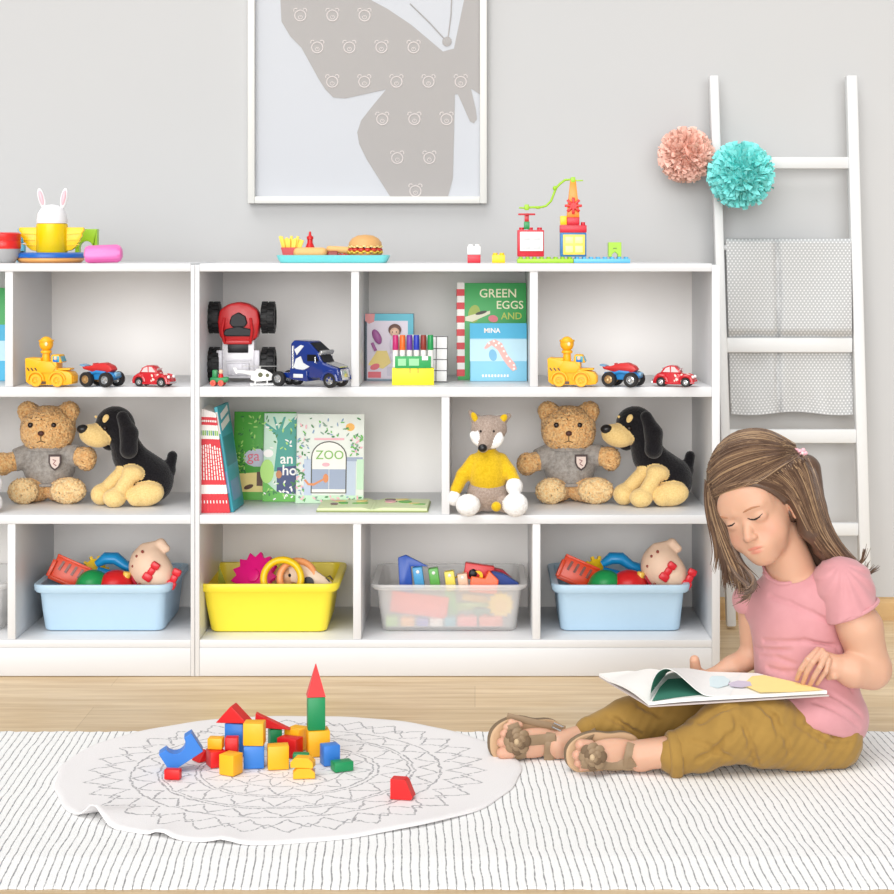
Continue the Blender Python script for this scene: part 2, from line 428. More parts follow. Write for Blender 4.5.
dn = t.noise(170, 3); dsh = t.n('ShaderNodeMapRange'); t.l(dn, dsh.inputs[0]); dsh.inputs[1].default_value = .36; dsh.inputs[2].default_value = .5
t.l(t.mix(t.math('MULTIPLY', acc, t.math('MULTIPLY', dsh.outputs[0], .66)), t.mix(t.noise(500, 2), lin((234, 230, 230)), lin((248, 246, 246))), lin((120, 118, 124))), t.b.inputs['Base Color'])
t.b.inputs['Roughness'].default_value = .95; t.b.inputs['Specular IOR Level'].default_value = .1
t.bump(t.math('ADD', t.noise(480, 3), t.math('MULTIPLY', acc, -.5)), .5, .002)
b = MB(); NA = 160; rad = [0, .05, .1, .15, .2, .25, .29, .33, .36, .38, .395, .408, .416, .42]
RC = P(287, 780, ground_Y(780)); RC.z = 0
def rugz(a, r):
    e = max(0, (r-.30)/.12)**2
    wv_ = 0
    for (a0, wd, hh) in ((-2.33, .075, .030), (-2.15, .1, -.004), (-1.98, .05, .010), (-1.72, .05, .007), (-.9, .2, .004), (2.6, .3, .004)):
        dd = (a-a0+PI) % (2*PI)-PI; wv_ += hh*math.exp(-(dd/wd)**2)
    return max(0, wv_)*e
vs_ = [];
for side in (1, 0):
    for r in rad:
        for k in range(NA):
            a = 2*PI*k/NA-PI; R_ = r*(1+.012*math.sin(3*a+1)+.008*math.sin(7*a)+.004*math.sin(19*a)) if r > .3 else r
            z = rugz(a, r)+(.006 if side else .001)
            if r >= .42 and side: z -= .0025
            vs_.append((R_*math.cos(a)*1.02, R_*math.sin(a)*.97, z))
fs_ = []; nr = len(rad)
for sd_ in range(2):
    o_ = sd_*nr*NA
    for i in range(nr-1):
        for k in range(NA):
            f = [o_+i*NA+k, o_+(i+1)*NA+k, o_+(i+1)*NA+(k+1) % NA, o_+i*NA+(k+1) % NA]
            fs_.append(f if sd_ == 0 else f[::-1])
for k in range(NA):
    a_ = (nr-1)*NA; c_ = nr*NA+(nr-1)*NA; fs_.append([a_+k, c_+k, c_+(k+1) % NA, a_+(k+1) % NA])
b.add(vs_, fs_, 0, True)
RUG = b.build('round_rug', m, loc=(RC.x, RC.y, CT)); tag(RUG, 'round pale rug with grey zigzag mandala rings under the building blocks', 'rug')
RT = CT+.0065
# ================================================================ shelving units
MW = mat('white_melamine', (220, 221, 223), rough=.38, var=.006, nscale=8)
MWB = mat('white_back_board', (252, 249, 246), rough=.6, var=.01, nscale=6)
FY = 4.27; BY = 4.67
def shelf_unit(xl, label, tl, tr):
    """xl: left edge in px at the front plane; all lengths in front-plane px"""
    s_ = S(FY); th = 8.5; D_ = (BY-FY)/s_
    root = thing('toy_shelf', label, 'shelf', (xof(xl, FY), FY, 0)); W = 525
    Z = lambda py: (CZ-(py-VY)*s_)/s_
    for nm, x in ((tl, tl/2), (tr, W-tr/2)):
        b = MB(s_); b.box((x, D_/2, Z(265)/2+.2), (nm, D_, Z(265)-.4), bev=.5); b.build('side_panel', MW, root)
    b = MB(s_); b.box(((W+tl-tr)/2, D_-1, (Z(268)+Z(650))/2), (W-tl-tr, 2, Z(268)-Z(650))); b.build('back_panel', MWB, root)
    b = MB(s_); b.box(((W+tl-tr)/2, (D_-1)/2, Z(267.5)), (W-tl-tr, D_-1, 8), bev=.5); b.build('top_panel', MW, root)
    for (ya, yb) in ((387, 397), (515, 524), (640, 648)):
        b = MB(s_); b.box(((W+tl-tr)/2, (D_-2)/2+.2, Z((ya+yb)/2)), (W-tl-tr-.2, D_-2.6, yb-ya), bev=.5); b.build('shelf_board', MW, root)
    b = MB(s_); b.box(((W+tl-tr)/2, 3, (Z(648)+.5)/2), (W-tl-tr-.2, 6, Z(648)-.7), bev=.4); b.build('plinth', MW, root)
    for (x, ya, yb) in ((160, 271, 387), (339, 271, 387), (250.5, 397, 515), (162, 524, 640), (341.5, 524, 640)):
        b = MB(s_); b.box((x, (D_-2)/2+.6, Z((ya+yb)/2)), (8, D_-3.6, yb-ya-.3), bev=.5); b.build('divider', MW, root)
    return root
shelf_unit(195, 'white open shelf unit on the right with eight compartments of toys, books and bins', 4.5, 8)
shelf_unit(195-525.4, 'white open shelf unit on the left, cut by the left edge of the picture', 8, 4)
# ================================================================ framed print
s_ = S(4.905); root = thing('framed_picture', 'thin white framed print of a grey butterfly hanging on the white wall', 'picture', P(367.5, 203.5, 4.91))
Zp = lambda py: 203.5-py
b = MB(s_)
H = 330; Wf = 239
for (cx, cz, sx, sz) in ((-Wf/2+3.5, H/2, 7, H), (Wf/2-3.5, H/2, 7, H)): b.box((cx, 2, cz), (sx, 13, sz), bev=.6)
for cz in (3.5, H-3.5): b.box((0, 2, cz), (Wf-14, 13, 7), bev=.6)
MF = mat('white_frame_lacquer', (220, 220, 216), rough=.35, var=.01); b.build('frame', MF, root)
b = MB(s_); b.box((0, 4.5, H/2), (Wf-14, 1.5, H-14)); prt = b.build('print', mat('pale_print_paper', (188, 191, 197), rough=.7, var=.01, nscale=4), root)
bp = [(280,0),(281,21),(290,36),(301,47),(318,78),(325,89),(333,97),(345,98),(363,94),(386,89),(372,106),(361,120),(357,132),(359,144),(367,160),(390,196.5),(448,196.5),(453,178),(455,94),(458,94),(470,121),(474,123),(477,119),(476,109),(471,88),(480,94),(480,-60),(466,-30),(464,0),(454,48),(443,51),(411,24),(387,8),(372,0),(345,-25),(315,-48),(290,-50),(279,-30)]
bpz = [(x-367.5, Zp(y)) for x, y in bp]
b = MB(s_); b.prism(bpz, 3.2, 3.7, 0)
for (x0, y0, x1, y1) in ((410, 3, 446, 40), (452, -10, 448, 38)):
    b.tube([(x0-367.5, 3.2, Zp(y0)), ((x0+x1)/2-367.5+1, 3.2, Zp((y0+y1)/2)), (x1-367.5, 3.2, Zp(y1))], .6, 6, 0)
b.ball((447-367.5, 3.2, Zp(41)), (5, .5, 5), mi=0, sub=2)
def inside(x, y):
    c = False
    for i in range(len(bp)):
        (xa, ya), (xb, yb) = bp[i-1], bp[i]
        if (ya > y) != (yb > y) and x < (xb-xa)*(y-ya)/(yb-ya)+xa: c = not c
    return c
for r_, (yy, x0) in enumerate(((-20, 284), (15, 300), (47, 317), (81.5, 332), (119, 382-32), (158, 397-32), (191, 383-32))):
    for k in range(7):
        x = x0+32.2*k
        if x > 476 or not (inside(x-5, yy) and inside(x+5, yy-4)): continue
        cx, cz = x-367.5, Zp(yy)
        b.tube([(cx+5.6*math.cos(a), 3.1, cz+5.4*math.sin(a)) for a in [2*PI*i/16 for i in range(16)]], .62, 5, 1, closed=True)
        for sx in (-1, 1): b.tube([(cx+sx*4.6+2*math.cos(a), 3.1, cz+5.2+2*math.sin(a)) for a in [PI*i/5+(-.6 if sx > 0 else .6) for i in range(6)]], .55, 5, 1)
        b.tube([(cx+2*math.cos(a), 3.1, cz-1.6+1.8*math.sin(a)) for a in [2*PI*i/10 for i in range(10)]], .35, 5, 1, closed=True)
        b.ball((cx, 3.1, cz-1), .6, mi=1, sub=1)
b.build('butterfly', [mat('grey_butterfly_ink', (156, 152, 150), rough=.7, var=.01), mat('pale_line_ink', (206, 198, 196), rough=.7)], root)
b = MB(s_); b.box((0, 1.5, H/2), (Wf-14, .4, H-14))
mg = bpy.data.materials.new('picture_glass'); mg.use_nodes = True; t = NT(mg)
tr = t.n('ShaderNodeBsdfTransparent'); gl = t.n('ShaderNodeBsdfGlossy'); gl.inputs['Roughness'].default_value = .3; ms = t.n('ShaderNodeMixShader'); ms.inputs[0].default_value = .012
t.l(tr.outputs[0], ms.inputs[1]); t.l(gl.outputs[0], ms.inputs[2]); t.l(ms.outputs[0], t.t.nodes['Material Output'].inputs[0]); t.t.nodes.remove(t.b)
b.build('glass_pane', mg, root)
# ================================================================ ladder with blanket and pompoms
lr = thing('ladder', 'white wooden leaning ladder against the wall right of the shelves', 'ladder', P(790, 622, 4.8))
MLad = mat('white_painted_wood', (218, 219, 219), rough=.5, var=.015, nscale=20)
L0 = Vector(lr.location)
def lb(p, q, wx, wy, name):        # bar of rectangular section between two world points
    p = Vector(p)-L0; q = Vector(q)-L0; b = MB(); d = q-p; L = d.length
    zax = d.normalized(); yax = Vector((0, 1, 0)); yax = (yax-zax*yax.dot(zax)).normalized(); xax = yax.cross(zax)
    M = Matrix((xax, yax, zax)).transposed().to_4x4(); M.translation = (p+q)/2
    b.M = M; b.box((0, 0, 0), (wx, wy, L), bev=.004); return b.build(name, MLad, lr)
YT = 4.88; YB = 4.80
def ly(py): return YB+(YT-YB)*(626-py)/(626-75)
lb(P(713.5, 76, YT), P(731, 626, YB), .024, .03, 'rail').name = 'rail'
lb(P(851, 76, YT), P(866, 626, YB), .029, .03, 'rail')
for (x0, x1, py, hh) in ((722, 850, 163, 12), (725, 852, 345, 15), (728, 856, 436, 14), (729, 858, 529, 13)):
    lb(P(x0, py, ly(py)), P(x1, py, ly(py)), hh*S(4.82), .02, 'rung')
# the blanket hangs over a rung hidden under its fold
lb(P(722, 247.5, ly(247.5)), P(850, 247.5, ly(247.5)), .016, .016, 'rung')
m = bpy.data.materials.new('grey_dotted_blanket'); m.use_nodes = True; t = NT(m)
uvn = t.n('ShaderNodeUVMap'); sep = t.n('ShaderNodeSeparateXYZ'); t.l(uvn.outputs[0], sep.inputs[0])
u = t.math('MULTIPLY', sep.outputs[0], 34); v = t.math('MULTIPLY', sep.outputs[1], 66)
rowp = t.math('FRACT', t.math('MULTIPLY', t.math('FLOOR', v), .5))
du = t.math('SUBTRACT', t.math('FRACT', t.math('ADD', u, rowp)), .5); dv = t.math('SUBTRACT', t.math('FRACT', v), .5)
dot = t.n('ShaderNodeMapRange'); t.l(t.math('SQRT', t.math('ADD', t.math('MULTIPLY', du, du), t.math('MULTIPLY', t.math('MULTIPLY', dv, dv), .52))), dot.inputs[0])
dot.inputs[1].default_value = .14; dot.inputs[2].default_value = .30; dot.inputs[3].default_value = 1; dot.inputs[4].default_value = 0
t.l(t.mix(dot.outputs[0], t.mix(t.noise(300, 2), lin((170, 172, 173)), lin((187, 188, 189))), lin((222, 223, 223))), t.b.inputs['Base Color'])
t.b.inputs['Roughness'].default_value = .9; t.bump(t.noise(350, 3), .3, .001)
b = MB(); nx, ny = 60, 70; vs_ = []; fs_ = []; uv = []
SP = P(788, 246, ly(246))
def blk_pt(i, j, off):
    u_ = i/nx; v_ = j/ny
    py = 238.5+(414-238.5)*v_+(1.5*math.sin(u_*9)+2.5*u_*(1-u_)*4*-.3 if v_ > .9 else 0)
    px = 726+(851-726)*u_+v_*5*(1-.6*u_)
    if v_ < .005: d = .004
    else: d = .020
    rungpush = .014*math.exp(-((py-345)/22)**2)
    fold = .004*math.sin(u_*14+v_*3)*v_+.003*math.sin((u_*5+v_*7))+.004*math.sin(u_*22-v_*9)*(v_**2)
    sl = abs(u_-.40-.01*math.sin(v_*6)); seam = .013*math.exp(-(sl/.018)**2)
    yy = ly(py)-d+rungpush*0-fold+seam+off
    if py > 330: yy += .030*min(1, (py-330)/12)     # tucked behind the middle rung
    return P(px, py, yy)-SP
for layer in (0, 1):
    for j in range(ny+1):
        for i in range(nx+1):
            vs_.append(blk_pt(i, j, layer*.007)); uv.append((i/nx, j/ny))
W1 = nx+1; base2 = W1*(ny+1)
for j in range(ny):
    for i in range(nx):
        a = j*W1+i; fs_.append([a, a+1+0, a+W1+1, a+W1][::-1]); fs_.append([base2+a, base2+a+1, base2+a+W1+1, base2+a+W1])
for i in range(nx):
    for j in (0, ny): a = j*W1+i; fs_.append([a, a+1, base2+a+1, base2+a])
for j in range(ny):
    for i in (0, nx): a = j*W1+i; fs_.append([a, a+W1, base2+a+W1, base2+a])
b.add(vs_, fs_, 0, True); BL = b.build('blanket', m, loc=SP, auto=70)
ul = BL.data.uv_layers.new(name='UVMap')
for lp in BL.data.loops: ul.data[lp.index].uv = uv[lp.vertex_index]
tag(BL, 'light grey blanket with white dots hanging over the white ladder rungs', 'blanket')
def pompom(px, py, Y, rpx, col, colname, label, seed):
    s_ = S(Y); R = rpx*s_; root = thing('paper_pompom', label, 'decoration', P(px, py, Y), group=None)
    r = random.Random(seed); b = MB()
    b.ball((0, 0, 0), R*.62, sub=3)
    n = 900
    for i in range(n):
        z = 1-2*(i+.5)/n; a = i*2.39996; d = Vector((math.sqrt(1-z*z)*math.cos(a), math.sqrt(1-z*z)*math.sin(a), z))
        d = (d+Vector([r.gauss(0, .06) for _ in range(3)])).normalized()
        t_ = d.orthogonal().normalized(); t_.rotate(Matrix.Rotation(r.uniform(0, 6.3), 3, d)); b_ = d.cross(t_)
        L = R*r.uniform(.86, 1.02); w_ = R*r.uniform(.05, .085); cu = r.uniform(-.05, .05)*R
        p0 = d*R*.5; p1 = d*L*.85+t_*cu*.4; p2 = d*L+b_*cu
        q = [p0-t_*w_*.3, p0+t_*w_*.3, p1+t_*w_+b_*w_*.4, p2+t_*w_*1.1-b_*w_*.2, p2-t_*w_*1.1+b_*w_*.5, p1-t_*w_-b_*w_*.4]
        b.add(q, [[0, 1, 2, 5], [5, 2, 3, 4]], 0, False)
    b.build('tissue_petals', mat(colname, col, rough=.8, var=.05, nscale=30), root)
    return root
pompom(686, 155, 4.84, 29, (255, 208, 192), 'peach_tissue_paper', 'peach tissue paper pompom hanging at the ladder top, left of the turquoise one', 3)
pompom(741, 175, 4.80, 34.5, (150, 243, 240), 'turquoise_tissue_paper', 'turquoise tissue paper pompom overlapping the left ladder rail', 4)
# ================================================================ toys on the shelves
Z1 = zof(387, FY); Z2 = zof(515, FY); Z3 = zof(640, FY); Z0 = zof(263.5, FY)
def Yc(z, py): return (CZ-z)*F/(py-VY)
def base(px, py, z, Y=None):
    """place on a board at height z; py is where it touches"""
    Y = Yc(z, py) if Y is None else Y
    return Vector((xof(px, Y), Y, z+.0005)), S(Y)
BLACK = pl('black_rubber', (28, 28, 30), rough=.6); CHROME = mat('chrome_silver', (205, 207, 210), rough=.22, metal=.75)
RED = pl('red_plastic', (214, 30, 34)); YEL = pl('yellow_plastic', (252, 208, 20)); BLU = pl('blue_plastic', (30, 108, 196))
GRN = pl('green_plastic', (22, 150, 78)); WHT = pl('white_plastic', (245, 245, 244)); ORG = pl('orange_plastic', (240, 96, 30))
LIME = pl('lime_plastic', (160, 208, 40)); SKY = pl('sky_blue_plastic', (80, 178, 226)); DGL = mat('dark_toy_glass', (22, 23, 28), rough=.3, spec=.25)
def wheel(par, x, y, z, r, w, rim=CHROME, tyre=BLACK, name='wheel', k=1, spokes=5, axis='y', tread=0):
    b = MB(k)
    prof = [(r*.55, -w/2), (r*.92, -w/2), (r, -w*.36), (r, w*.36), (r*.92, w/2), (r*.55, w/2)]
    if axis == 'y': b.lathe(prof, 24, 0, (x, y, z), 'y')
    else: b.lathe(prof, 24, 0, (x, y, z), 'x')
    if tread:
        for i in range(16):
            a = 2*PI*i/16
            if axis == 'x':
                for sd_ in (-1, 1): b.box((x+sd_*w*.25, y+r*1.0*math.cos(a+sd_*.1), z+r*1.0*math.sin(a+sd_*.1)), (w*.42, r*.2, r*.2), (math.degrees(a+sd_*.1), 0, 0))
    o = b.build(name, tyre, par)
    h = MB(k)
    if axis == 'y':
        h.lathe([(.01, -w*.34), (r*.2, -w*.4), (r*.25, -w*.25), (r*.5, -w*.2), (r*.6, -w*.42), (r*.6, w*.42), (r*.5, w*.2), (.01, w*.3)], 20, 0, (x, y, z), 'y')
        for i in range(spokes):
            a = 2*PI*i/spokes; h.box((x+r*.33*math.cos(a), y-w*.3, z+r*.33*math.sin(a)), (r*.45, w*.15, r*.12), (0, -math.degrees(a), 0))
    else:
        h.lathe([(.01, -w*.34), (r*.2, -w*.4), (r*.25, -w*.25), (r*.5, -w*.2), (r*.6, -w*.42), (r*.6, w*.42), (r*.5, w*.2), (.01, w*.3)], 20, 0, (x, y, z), 'x')
    h.build('rim', rim, o); return o
# ---- yellow construction truck with a knob head
def construction_truck(px, py, label):
    loc, k = base(px, py, Z1); root = thing('toy_construction_truck', label, 'toy truck', loc, -8, 'yellow toy construction trucks')
    A = pl('amber_plastic', (248, 182, 28), rough=.42)
    b = MB(k)
    b.prism([(-24, 5), (-25, 28), (-22, 29), (-9, 26), (-4, 25), (8, 25), (8, 17), (21, 15), (24, 12), (24, 3), (18, 2), (-20, 2)], -9, 9, bev=.8, smooth=True)
    b.box((-16, 0, 27), (14, 14, 3), bev=.6); b.box((12, 0, 17.5), (18, 13, 2), bev=.8)
    for i in range(5): b.box((24.3, -6+i*3, 8), (.8, 1.2, 6))
    b.build('body', A, root)
    b = MB(k); b.prism([(1, 24), (2, 32), (10, 32), (13, 24)], -7.5, 7.5, bev=.8, smooth=True); b.box((7, -7.6, 27.5), (7, .6, 6), mi=1, bev=.2); b.box((11.9, 0, 27.5), (.7, 11, 5.5), (0, -20, 0), mi=1)
    b.build('cab', [A, pl('teal_window', (60, 160, 180))], root)
    b = MB(k); b.ball((6.5, -8.2, 28.5), (1.8, .8, 2.2), mi=0, sub=2); b.ball((6.5, -8.3, 25.8), (2.6, .8, 1.6), mi=1, sub=2); b.build('driver', [pl('driver_face', (235, 200, 170)), BLU], root)
    b = MB(k); b.cyl((-6, 0, 24), (-6, 0, 35), 4.2, 3.8, 20, bev=.4); b.cyl((-6, 0, 33), (-6, 0, 36), 5.5, 5.5, 20, bev=.8)
    b.ball((-6, 0, 42.5), (7, 7, 7.4), mi=0); b.lathe([(7.1, -1), (7.6, -.6), (7.6, .6), (7.1, 1)], 28, 0, (-6, 0, 45.5))
    knob = b.build('lever_knob', A, root)
    b = MB(k); b.ball((-3.6, -6.6, 42.5), (1.6, .6, 2), mi=0, sub=2); b.build('eye', pl('cream_eye', (240, 225, 180)), knob)
    b = MB(k); b.prism([(-11, 14), (4, 14), (8, 20), (3, 25), (-8, 26), (-13, 20)], -10.2, -8.8, bev=.5, smooth=True); b.build('side_drum', A, root)
    b = MB(k)
    b.box((-6.5, -9.4, 4.2), (7, 1, 2.6)); b.build('side_vent', pl('dark_brown_mark', (80, 50, 30)), root)
    for i in range(3): b = MB(k); b.prism([(-21+i*4, 16), (-19.6+i*4, 16), (-21.6+i*4, 19), (-23+i*4, 19)], -9.8, -8.9); b.build('hazard_mark', pl('dark_brown_mark', (80, 50, 30)), root)
    for x in (-13, 9):
        for y in (-9, 9): wheel(root, x, y, 6.5, 6.3, 4, A, A, k=k)
        b = MB(k)
        for y in (-10.4,):
            b.tube([(x+8*math.cos(a), y, 7+8*math.sin(a)) for a in [PI*i/10 for i in range(11)]], 1.1, 6)
        b.build('wheel_arch', A, root)
    return root
TRL = 'yellow toy construction truck with a round knob head, on the %s shelf unit'
construction_truck(52, 386.5, TRL % 'left'); t1 = kids
# ---- blue and red monster buggy
def buggy(px, py, label):
    loc, k = base(px, py, Z1); root = thing('toy_monster_buggy', label, 'toy car', loc, -24, 'blue and red toy monster buggies')
    b = MB(k); b.prism([(-15, 9), (-17, 14), (-8, 15), (2, 14), (14, 15), (20, 12), (20, 9), (8, 7), (-10, 7)], -7, 7, bev=1, smooth=True)
    for x in (-10, 13):
        b.cyl((x, -11, 7.4), (x, 11, 7.4), 1.2, mi=0)
        for y in (-5, 5): b.tube([(x, y*1.6, 7.4), (x*.7, y, 12)], 1, 6)
    for y in (-6, 6): b.tube([(-9, y*1.1, 12), (0, y*1.35, 15), (10, y*1.1, 14)], 1.6, 8)
    b.build('chassis', pl('bright_blue_plastic', (38, 132, 200)), root)
    b = MB(k); b.prism([(-18, 17), (-20, 21), (-14, 19.5), (-8, 21), (-2, 23), (6, 24), (14, 21), (17, 17), (12, 13.5), (-6, 14.5)], -5.5, 5.5, bev=1.2, smooth=True)
    for i in range(4): b.box((-6+i*5, 0, 21.5), (1, 9, 3.5), (0, -15, 0), bev=.3)
    b.build('body_shell', pl('dull_red_plastic', (205, 48, 48)), root)
    b = MB(k); b.box((-19, 0, 20.5), (6, 11, 1.4), (0, 14, 0), bev=.3); b.box((19.5, 0, 12.5), (3, 8, 4), (0, 30, 0), bev=.4); b.build('spoiler', pl('pale_blue_plastic', (120, 170, 205)), root)
    for x in (-10, 13):
        for y in (-10, 10): wheel(root, x, y, 7.4, 7.4, 6, mat('brass_rim', (205, 170, 120), rough=.3, metal=.6) if x < 0 else CHROME, k=k)
    return root
buggy(101, 386.5, 'blue and red toy monster buggy with fat black wheels, on the left shelf unit')
# ---- red rounded car
def redcar(px, py, label):
    loc, k = base(px, py, Z1); root = thing('toy_car', label, 'toy car', loc, -20, 'red rounded toy cars')
    b = MB(k)
    def sec(x, zt, hw, zb=3.2):
        return [(x, -hw, zb), (x, -hw, zb+3.5), (x, -hw*.86, zt-2.2), (x, -hw*.55, zt-.3), (x, 0, zt), (x, hw*.55, zt-.3), (x, hw*.86, zt-2.2), (x, hw, zb+3.5), (x, hw, zb)]
    R_ = [sec(x, z, h) for x, z, h in ((-22, 6, 5), (-20.5, 10, 7), (-17, 13, 7.6), (-12, 15, 7.8), (-5, 15.6, 8), (2, 15.4, 8), (6, 14, 8), (11, 12.8, 7.6), (17, 11, 7), (20.5, 8, 6), (21.5, 5.5, 5))]
    loft(b, R_, 0, True, True, True, flip=True)
    b.prism([(-14, 13.5), (-10, 19), (-5, 21.3), (1, 21), (5, 17.5), (8, 13)], -6, 6, bev=1.2, smooth=True)
    for x in (-12.5, 12.5):
        for y in (-7.6, 7.6): b.tube([(x+6.2*math.cos(a), y, 5+6.2*math.sin(a)) for a in [PI*i/10 for i in range(11)]], 1.7, 8)
    b.tube([(-8, -8.4, 3.6), (8, -8.4, 3.6)], 1.2, 6); b.tube([(-8, 8.4, 3.6), (8, 8.4, 3.6)], 1.2, 6)
    R2 = pl('cherry_red_enamel', (198, 28, 40), rough=.2, coat=.5); b.build('body', R2, root)
    b = MB(k)
    for y in (-6.15, 6.15):
        b.prism([(-11, 14.5), (-8, 18.5), (-4, 20), (-3.5, 14.5)], y-.15, y+.15); b.prism([(-2.5, 14.5), (-2.5, 20), (1, 19.6), (5, 14.5)], y-.15, y+.15)
    b.box((5.6, 0, 16.4), (.6, 9, 5), (0, 40, 0)); b.box((-11.6, 0, 16.8), (.5, 7, 4), (0, -40, 0)); b.build('window', mat('pale_window', (225, 205, 205), rough=.2), root)
    b = MB(k)
    r = random.Random(5)
    for i in range(9):
        x = r.uniform(-9, 9); z = r.uniform(6, 13); b.ball((x, -8.05, z), (r.uniform(1, 2), .25, r.uniform(.6, 1.2)), (0, r.uniform(0, 90), 0), sub=1)
    for i in range(6):
        x = r.uniform(8, 18); b.ball((x, r.uniform(-4, 4), 13.9-(x-8)*.28), (1.4, 1, .5), sub=1)
    b.build('painted_pattern', pl('cream_decal', (240, 220, 210)), root)
    b = MB(k); b.tube([(21.5, -6, 4.4), (22.5, 0, 4.4), (21.5, 6, 4.4)], .9, 6); b.build('bumper', CHROME, root); b = MB(k); b.tube([(-22, -6, 4.4), (-23, 0, 4.4), (-22, 6, 4.4)], .9, 6); b.build('bumper', CHROME, root)
    for y in (-5, 5):
        b = MB(k); b.ball((19.3, y, 10), (1.5, 1.7, 1.7), sub=2); b.build('headlight', WHT, root)
    for x in (-12.5, 12.5):
        for y in (-7.2, 7.2): wheel(root, x, y, 4.6, 4.6, 3, k=k)
    return root
redcar(154, 386.5, 'red rounded toy car with a pale pattern, on the left shelf unit')
# ---- teddy bear
def fur(name, c1, c2, sc=170, bump=.8):
    m = bpy.data.materials.new(name); m.use_nodes = True; t = NT(m)
    f = t.noise(sc, 4, None, .7); r = t.n('ShaderNodeMapRange'); t.l(f, r.inputs[0]); r.inputs[1].default_value = .35; r.inputs[2].default_value = .65
    t.l(t.mix(r.outputs[0], lin(c1), lin(c2)), t.b.inputs['Base Color']); t.b.inputs['Roughness'].default_value = .95
    t.b.inputs['Specular IOR Level'].default_value = .1; t.b.inputs['Sheen Weight'].default_value = .3; t.bump(f, bump, .004); return m
TAN = fur('golden_brown_curly_fur', (228, 164, 98), (255, 218, 158)); PAD = fur('pale_tan_curly_fur', (240, 188, 122), (255, 232, 182))
def bear(px, py, label):
    loc, k = base(px, py, Z2); root = thing('teddy_bear', label, 'soft toy', loc, 0, 'teddy bears in grey sweaters')
    s = SDF(np.array((-52, -40, -1))*k, np.array((60, 28, 106))*k, .9*k); q = lambda *a: np.array(a)*k
    s.ell(q(2, 0, 72), q(27, 22, 22.5), k=0); s.ell(q(2, -3, 64), q(24, 20, 17), k=6*k); s.ell(q(2, -17, 65), q(12, 9, 9), k=4*k)
    for x in (-18.5, 23): s.ell(q(x, 1, 89), q(10, 7, 10), k=6*k); s.ell(q(x, -5.5, 89.5), q(5.5, 3, 5.5), k=2*k, op='sub')
    s.ell(q(3, 2, 34), q(24, 19, 25), k=5*k)
    s.chain([q(-14, 0, 46), q(-30, -8, 40), q(-40, -12, 37)], [9*k, 8.5*k, 9.5*k], k=3*k); s.ell(q(-40, -13, 38), q(9.5, 8, 11), k=2*k)
    s.chain([q(18, 0, 47), q(34, -8, 45), q(43, -12, 45)], [9*k, 8.5*k, 9.5*k], k=3*k); s.ell(q(43, -13, 42), q(9.5, 8, 11), k=2*k)
    s.cap(q(-6, -3, 12), q(-16, -20, 12), 12*k, 12*k, k=3*k); s.cap(q(12, -3, 12), q(26, -20, 12), 12*k, 12*k, k=3*k)
    s.ell(q(-17, -25, 12.5), q(15, 9, 12.5), k=3*k, mi=1); s.ell(q(28, -25, 13), q(17.5, 9, 13), k=3*k, mi=1)
    s.build('body', [TAN, PAD], root, fuzz=.42*k, seed=2)
    s = SDF(np.array((-40, -30, 5))*k, np.array((46, 30, 60))*k, 1.0*k)
    s.ell(q(3, 1, 34), q(26, 21, 25), k=0); s.cap(q(3, 0, 48), q(2, -1, 54), 20*k, 17*k, k=2*k)
    s.chain([q(-14, 0, 46), q(-33, -9, 39.5)], [12*k, 11*k], k=3*k); s.chain([q(18, 0, 47), q(37, -9, 45)], [12*k, 11*k], k=3*k)
    s.half(q(3, 0, 16), (0, 0, -1)); s.half(q(2, 0, 56), (0, 0, 1)); s.half(q(-29, -9, 40), (-1, -.4, -.2)); s.half(q(34, -9, 45), (1, -.4, -.1))
    K = fur('grey_knit_wool', (142, 136, 130), (176, 170, 164), 120, .4); s.build('sweater', K, root)
    b = MB(k)
    for (zc, rx, ry, x0) in ((54, 18.3, 17.5, 2.3), (52, 19.3, 18, 2.3), (17, 22, 18.5, 3)): b.tube([(x0+rx*math.cos(a), ry*math.sin(a)-(1 if zc > 50 else -.5), zc) for a in [2*PI*i/32 for i in range(32)]], 1.5, 8, closed=True)
    b.build('ribbing', K, root)
    b = MB(k); sh = [(-5.5, 7), (5.5, 7), (5.5, 0), (3.5, -4.5), (0, -7), (-3.5, -4.5), (-5.5, 0)]
    b.prism([(x*1.15+13.5, z*1.15+40) for x, z in sh], -20.5, -19.5, 0); b.prism([(x*.85+13.5, z*.85+40) for x, z in sh], -20.9, -20, 1)
    b.tube([(11.5, -21, 43), (14.5, -21, 42), (12, -21, 39), (15, -21, 37)], .5, 5, 2)
    bd = b.build('badge', [mat('dark_badge_edge', (60, 40, 38)), mat('cream_badge', (226, 206, 196)), mat('badge_stitch', (150, 90, 90))], root)
    EYE = mat('dark_bead', (32, 18, 14), rough=.12)
    for x in (-11, 12): b = MB(k); b.ball((x, -19.5, 77), (2.7, 2, 2.7), sub=3); b.build('eye', EYE, root)
    b = MB(k); b.ball((1, -26.5, 69.5), (3.2, 2, 2.6), sub=3); b.build('nose', mat('brown_nose', (74, 34, 24), rough=.5), root)
    b = MB(k); b.tube([(1, -26.5, 67), (1, -26.2, 62)], .4, 5); b.tube([(-3, -25.2, 60.5), (1, -26.2, 62), (5, -25.2, 60.5)], .4, 5); b.build('mouth', EYE, root)
    return root
